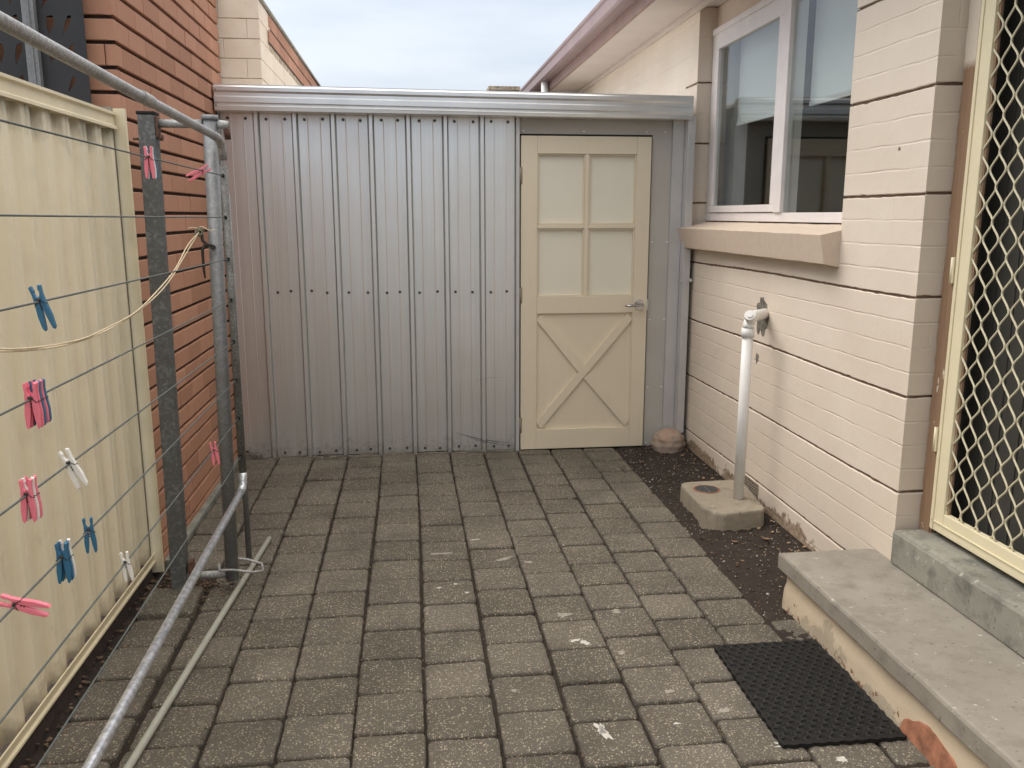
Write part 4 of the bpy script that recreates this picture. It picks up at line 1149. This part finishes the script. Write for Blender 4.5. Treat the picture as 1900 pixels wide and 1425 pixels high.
obj('grate', bm, 'galvdark', t)

t = thing('waste_pipe', 'white plastic waste pipe rising from the drain block into the wall', 'pipe', (1.657, 4.03, 0.09))
bm = nb(); tube(bm, [(1.657, 4.03, 0.091), (1.661, 4.03, 0.965)], 0.0265, 28); obj('pipe', bm, 'pvc', t)
bm = nb(); tube(bm, [(1.661, 4.03, 0.925), (1.6612, 4.03, 0.972)], 0.0315, 28)
pts = []
for k in range(9):
    a = R(90 * k / 8); pts.append((1.661 + 0.052 * (1 - math.cos(a)), 4.03 + 0.06 * (1 - math.cos(a)), 0.972 + 0.052 * math.sin(a)))
pts.append((1.815, 4.175, 1.026))
tube(bm, pts, 0.0275, 24); obj('elbow', bm, 'pvc', t, smooth=False)
bm = nb(); tube(bm, [(1.673, 4.035, 0.998), (1.648, 3.985, 1.034)], 0.021, 22)
tube(bm, [(1.651, 3.991, 1.030), (1.642, 3.973, 1.043)], 0.0265, 12)
tube(bm, [(1.6415, 3.972, 1.0437), (1.640, 3.969, 1.046)], 0.015, 22)
obj('inspection_cap', bm, 'pvc', t)

# ------------------------------------------------------------------ clothesline
XF = -0.678
CL = thing('clothesline', 'folded down galvanised wall clothesline frame with eight lines', 'clothesline', (-0.82, 3.41, 0))
bm = nb()
def sqpost(cx, cy, s, z0, z1, r=0.004, lean=(0, 0)):
    b = nb(); box(b, cx - s / 2, cx + s / 2, cy - s / 2, cy + s / 2, z0, z1, r)
    for v_ in b.verts: v_.co.x += lean[0] * (z1 - v_.co.z) / (z1 - z0); v_.co.y += lean[1] * (z1 - v_.co.z) / (z1 - z0)
    return b
obj('post', sqpost(-0.940, 3.41, 0.060, -0.04, 1.880, lean=(-0.016, 0)), 'galvdark', CL, label='square dark galvanised post by the brick wall')
bm = nb(); box(bm, -0.973, -0.907, 3.377, 3.443, 1.8805, 1.892, 0.003); obj('post_cap', bm, 'rubber', CL)
bm = nb(); tube(bm, [(-0.722, 3.42, 1.865), (-0.752, 3.42, 0.045)], 0.0265, 20); obj('post', bm, 'galv', CL, label='round galvanised post hanging just clear of the paving')
bm = nb(); tube(bm, [(-0.722, 3.42, 1.866), (-0.722, 3.42, 1.884)], 0.030, 20); obj('post_cap', bm, 'galv', CL)
bm = nb(); tube(bm, [(-0.91, 3.415, 1.852), (-0.748, 3.415, 1.852)], 0.0155, 14); tube(bm, [(-0.692, 3.415, 1.852), (-0.655, 3.415, 1.848)], 0.0155, 14); obj('arm', bm, 'galvspeck', CL)
bm = nb(); tube(bm, [(-0.935, 3.41, 0.075), (-0.776, 3.415, 0.070)], 0.0155, 14); obj('arm', bm, 'galvspeck', CL)
bm = nb(); box(bm, -0.909, -0.902, 3.385, 3.43, 1.80, 1.875, 0.002); obj('bracket', bm, 'rust', CL)
obj('bolt', tube(nb(), [(-0.9015, 3.40, 1.80), (-0.889, 3.40, 1.80)], 0.011, 8), 'rust', CL); obj('bolt', tube(nb(), [(-0.995, 3.40, 1.795), (-0.97, 3.40, 1.795)], 0.005, 8), 'rust', CL)
obj('bracket', box(nb(), -0.9165, -0.898, 3.385, 3.43, 0.07, 0.14, 0.002), 'rust', CL)
# moving frame
bm = nb(); tube(bm, [(XF, -0.6, 1.906), (XF, 0.6, 1.873), (XF, 1.632, 1.844), (XF, 2.43, 1.820), (XF, 3.27, 1.798)], 0.0142, 16)
tube(bm, [(XF, 2.41, 1.8212), (XF, 2.50, 1.8186)], 0.0168, 14)
obj('frame_rail', bm, 'galvspeck', CL, label='thick speckled top rail of the line frame')
bm = nb(); tube(bm, [(XF, 3.26, 1.798), (XF, 3.32, 1.795), (XF, 3.362, 1.784), (XF, 3.385, 1.755), (XF, 3.39, 1.72)], 0.0158, 16); obj('elbow', bm, 'galvspeck', CL)
bm = nb(); tube(bm, [(XF, 3.39, 1.70), (XF, 3.39, 0.50)], 0.0148, 16); obj('frame_end', bm, 'galvdirty', CL)
bm = nb(); tube(bm, [(XF, 3.39, 0.51), (XF, 3.388, 0.475), (XF, 3.37, 0.455), (XF, 3.33, 0.447)], 0.0158, 16); obj('elbow', bm, 'galvbright', CL)
bm = nb(); tube(bm, [(XF, 3.34, 0.448), (XF, 1.666, 0.402), (XF, -0.6, 0.340)], 0.0136, 16)
obj('frame_rail', bm, 'galvbright', CL, label='bright bottom rail of the line frame')
bm = nb(); tube(bm, [(-0.714, 3.60, 1.60), (-0.716, 3.60, 0.05)], 0.0125, 12); obj('stay', bm, 'galv', CL)
bm = nb(); tube(bm, [(-0.665, 3.415, 1.845), (-0.662, 3.43, 1.80)], 0.012, 10); obj('pivot', bm, 'rust', CL)
wz = [1.663, 1.511, 1.356, 1.201, 1.040, 0.889, 0.736, 0.581]
wn = [1.682, 1.524, 1.368, 1.199, 1.039, 0.872, 0.714, 0.558]
def wire_z(i, y): return wn[i] + (wz[i] - wn[i]) * (y - 1.46) / (3.39 - 1.46)
for i in range(8):
    bm = nb(); pts = [(XF, -0.6 + 3.98 * k / 12, wire_z(i, -0.6 + 3.98 * k / 12) - 0.004 * math.sin(math.pi * k / 12)) for k in range(13)]
    tube(bm, pts, 0.0021, 7); obj('line', bm, 'wire', CL)
    bm = nb(); tube(bm, [(XF, 3.3735, wire_z(i, 3.37)), (XF, 3.369, wire_z(i, 3.37))], 0.007, 10); obj('line_hole_shade', bm, 'rubber', CL)  # black discs painted in for the shaded wire holes of the tube
# locking hook on the round post
bm = nb(); tube(bm, [(-0.734, 3.392, 1.40), (-0.733, 3.375, 1.40)], 0.010, 10)
tube(bm, [(-0.733, 3.380, 1.405), (-0.752, 3.378, 1.41), (-0.768, 3.376, 1.425), (-0.772, 3.376, 1.47)], 0.006, 6)
tube(bm, [(-0.762, 3.378, 1.41), (-0.771, 3.376, 1.39), (-0.771, 3.376, 1.32), (-0.768, 3.376, 1.285)], 0.005, 6, radii=[.005, .006, .005, .003])
obj('hook', bm, 'spring', CL)
# wire link around post foot and rod
bm = nb(); zl = 0.105
pts = [(-0.795, 3.39, zl + .02), (-0.79, 3.372, zl), (-0.74, 3.372, zl), (-0.66, 3.385, zl - .02), (-0.628, 3.42, zl - .03), (-0.64, 3.47, zl - .02), (-0.70, 3.475, zl), (-0.745, 3.465, zl + .01)]
sm = []
for i in range(len(pts) - 1):
    for k in range(4):
        t_ = k / 4; sm.append(tuple(a + (b - a) * t_ for a, b in zip(pts[i], pts[i + 1])))
sm.append(pts[-1])
tube(bm, sm, 0.0055, 8); obj('link', bm, 'galvspeck', CL, label='bent wire link around the foot of the round post')
# loose rod
bm = nb(); tube(bm, [(-0.685, 3.94, 0.016), (-0.745, 3.10, 0.0155), (-0.803, 2.251, 0.0155), (-0.93, 0.4, 0.016)], 0.0118, 14)
t = obj('loose_rod', bm, 'rod', at=(-0.80, 2.3, 0.0155)); tag(t, 'thin grey green rod lying on the pavers beside the clothesline', 'rod')

# cord tied to the hook
bm = nb()
cpts = [(-0.780, 3.378, 1.455), (-0.780, 3.166, 1.387), (-0.78, 2.894, 1.292), (-0.78, 2.543, 1.240), (-0.78, 2.274, 1.224), (-0.78, 2.059, 1.226), (-0.78, 1.861, 1.244), (-0.78, 1.70, 1.266), (-0.78, 1.3, 1.34), (-0.78, 0.6, 1.52)]
def smooth_pts(p, it=3):
    p = [Vector(q) for q in p]
    for _ in range(it):
        o_ = [p[0]]
        for a, b in zip(p, p[1:]): o_ += [a * .75 + b * .25, a * .25 + b * .75]
        o_.append(p[-1]); p = o_
    return p
s1 = smooth_pts(cpts)
CR = thing('cord', 'cream doubled cord knotted to the clothesline hook and sagging across', 'cord', (-0.78, 3.376, 1.45))
tube(bm, s1, 0.0022, 7); obj('strand', bm, 'rope', CR)
bm = nb(); s2 = [p + Vector((0.003 * math.sin(i * .5), 0, 0.0045 + 0.010 * max(0, math.sin(i / len(s1) * 9.0)) ** 2)) for i, p in enumerate(s1)]
tube(bm, s2, 0.0020, 7); obj('strand', bm, 'rope', CR)
bm = nb(); r_ = random.Random(12)
for k in range(7):
    a0 = r_.uniform(0, 6.28); c_ = Vector((-0.779 + r_.uniform(-.008, .008), 3.374, 1.458 + r_.uniform(-.008, .010)))
    ax = Vector((r_.uniform(-1, 1), r_.uniform(-1, 1), r_.uniform(-1, 1))).normalized(); bx_v = ax.orthogonal().normalized(); by_v = ax.cross(bx_v)
    tube(bm, [c_ + (bx_v * math.cos(q * .7) + by_v * math.sin(q * .7)) * 0.0125 for q in range(10)], 0.0028, 6)
obj('knot', bm, 'ropeknot', CR)
bm = nb(); tube(bm, smooth_pts([(-0.778, 3.37, 1.468), (-0.765, 3.36, 1.482), (-0.74, 3.36, 1.462), (-0.712, 3.36, 1.466)]), 0.0018, 6)
tube(bm, smooth_pts([(-0.778, 3.37, 1.468), (-0.795, 3.36, 1.476), (-0.815, 3.36, 1.470)]), 0.0018, 6); obj('loose_end', bm, 'rope', CR)

# ------------------------------------------------------------------ pegs
def jaw_bm(sg):
    b = nb()
    pf = [(0.0105, 0.024), (0.0058, 0.026), (0.0040, 0.018), (0.0052, 0.013), (0.0040, 0.008), (0.0010, 0.004), (0.0009, -0.004), (0.0010, -0.014), (0.0030, -0.034), (0.0058, -0.053), (0.0084, -0.056),
          (0.0112, -0.051), (0.0120, -0.030), (0.0098, -0.006), (0.0090, 0.008)]
    prism(b, [(sg * x, -0.0045, z) for x, z in pf], (0, 0.009, 0)); fixn(b)
    bmesh.ops.bevel(b, geom=[e for e in b.edges if abs(e.verts[0].co.y - e.verts[1].co.y) < 1e-6], offset=0.0007, segments=1, affect='EDGES')
    return b
jaws = {}
def make_peg(colr):
    r0 = bpy.data.objects.new('clothes_peg', None); C.objects.link(r0); r0.empty_display_size = 0.02
    for sg in (-1, 1):
        j = obj('jaw', jaw_bm(sg), colr, r0)
    b = nb(); tube(b, [(-0.0035, -0.0058, 0), (0.0035, -0.0058, 0)], 0.0026, 8); tube(b, [(-0.0035, 0.0058, 0), (0.0035, 0.0058, 0)], 0.0026, 8)
    tube(b, [(-0.003, -0.0056, -0.002), (-0.0085, -0.0054, -0.008), (-0.0118, 0, -0.009), (-0.0085, 0.0054, -0.008), (-0.003, 0.0056, -0.002)], 0.0008, 6)
    tube(b, [(0.003, -0.0056, -0.002), (0.0085, -0.0054, -0.008), (0.0118, 0, -0.009), (0.0085, 0.0054, -0.008), (0.003, 0.0056, -0.002)], 0.0008, 6)
    for zz in (-0.011, -0.016): tube(b, [(0.0, -0.0048, zz), (0.0, -0.0044, zz)], 0.0016, 6)
    obj('spring', b, 'spring', r0); return r0
protos = {}
def peg(colr, line, y, tilt, yaw, label, sc=1.08, roll=0):
    y *= 0.9417; sc *= 0.96
    if colr not in protos:
        r0 = make_peg(colr); protos[colr] = r0
    else:
        p0 = protos[colr]; r0 = p0.copy(); C.objects.link(r0)
        for ch in list(p0.children):
            c_ = ch.copy(); C.objects.link(c_); c_.parent = r0
    r0.location = (XF, y, wire_z(line, y)); r0.rotation_euler = (R(roll), R(tilt), R(yaw)); r0.scale = (sc,) * 3
    tag(r0, label, 'clothes peg', 'plastic pegs on the clothesline')
peg('pink', 0, 2.590, 0, 6, 'front pink peg of the cluster on the top line before the square post')
peg('pegwhite', 0, 2.601, -2, 7, 'white peg between pink and blue pegs on the top line')
peg('blue', 0, 2.6125, -4, 8, 'blue peg at the back of the small cluster on the top line')
peg('pink', 0, 3.24, 62, 10, 'pink peg tipped sideways on the top line in front of the round post')
peg('blue', 2, 1.774, -14, 0, 'blue peg alone on the third line against the fence')
peg('pink', 3, 1.6890, 0, 10, 'nearest pink peg of the bunch of five on the fourth line')
peg('blue', 3, 1.7325, -3, 10, 'last blue peg at the far end of the bunch of five', 1.04)
peg('pink', 3, 1.7215, -3, 10, 'slim pink peg between the two blue ones in the bunch of five', 1.04)
peg('blue', 3, 1.7105, -2, 10, 'middle blue peg of the bunch of five on the fourth line', 1.06)
peg('pink', 3, 1.6998, -1, 10, 'second pink peg from the near end of the bunch of five', 1.08)
peg('pegwhite', 4, 1.835, -22, 0, 'white peg hanging tilted alone on the fifth line')
peg('pink', 4, 1.628, 0, 10, 'nearest pink peg of three on the fifth line, white one behind it', 1.02)
peg('pegwhite', 4, 1.6388, -1, 10, 'white peg squeezed between two pink pegs on the fifth line', 1.02)
peg('pink', 4, 1.6495, -2, 10, 'pink peg behind the white one in the trio on the fifth line', 1.02)
peg('blue', 5, 1.901, -2, 14, 'single dark blue peg alone on the sixth line', 1.0)
peg('blue', 5, 1.7505, 0, 10, 'nearest blue peg of the trio on the sixth line', 1.06)
peg('blue', 5, 1.7613, -2, 10, 'second blue peg touching the white one on the sixth line', 1.04)
peg('pegwhite', 5, 1.7722, -3, 10, 'white peg behind two blue pegs on the sixth line', 1.04)
peg('pink', 5, 1.535, -72, 0, 'pink peg lying almost flat on the sixth line at the left', 1.05)
peg('pegwhite', 6, 2.111, -6, 5, 'white peg low on the seventh line above the fence bottom rail', 0.95)
peg('pink', 6, 3.116, -6, 10, 'small far pink peg low on a line before the brick wall')

for o in bpy.data.objects:
    if o.type == 'MESH' and o.data.users and not o.data.materials: o.data.materials.append(MT['conc'])
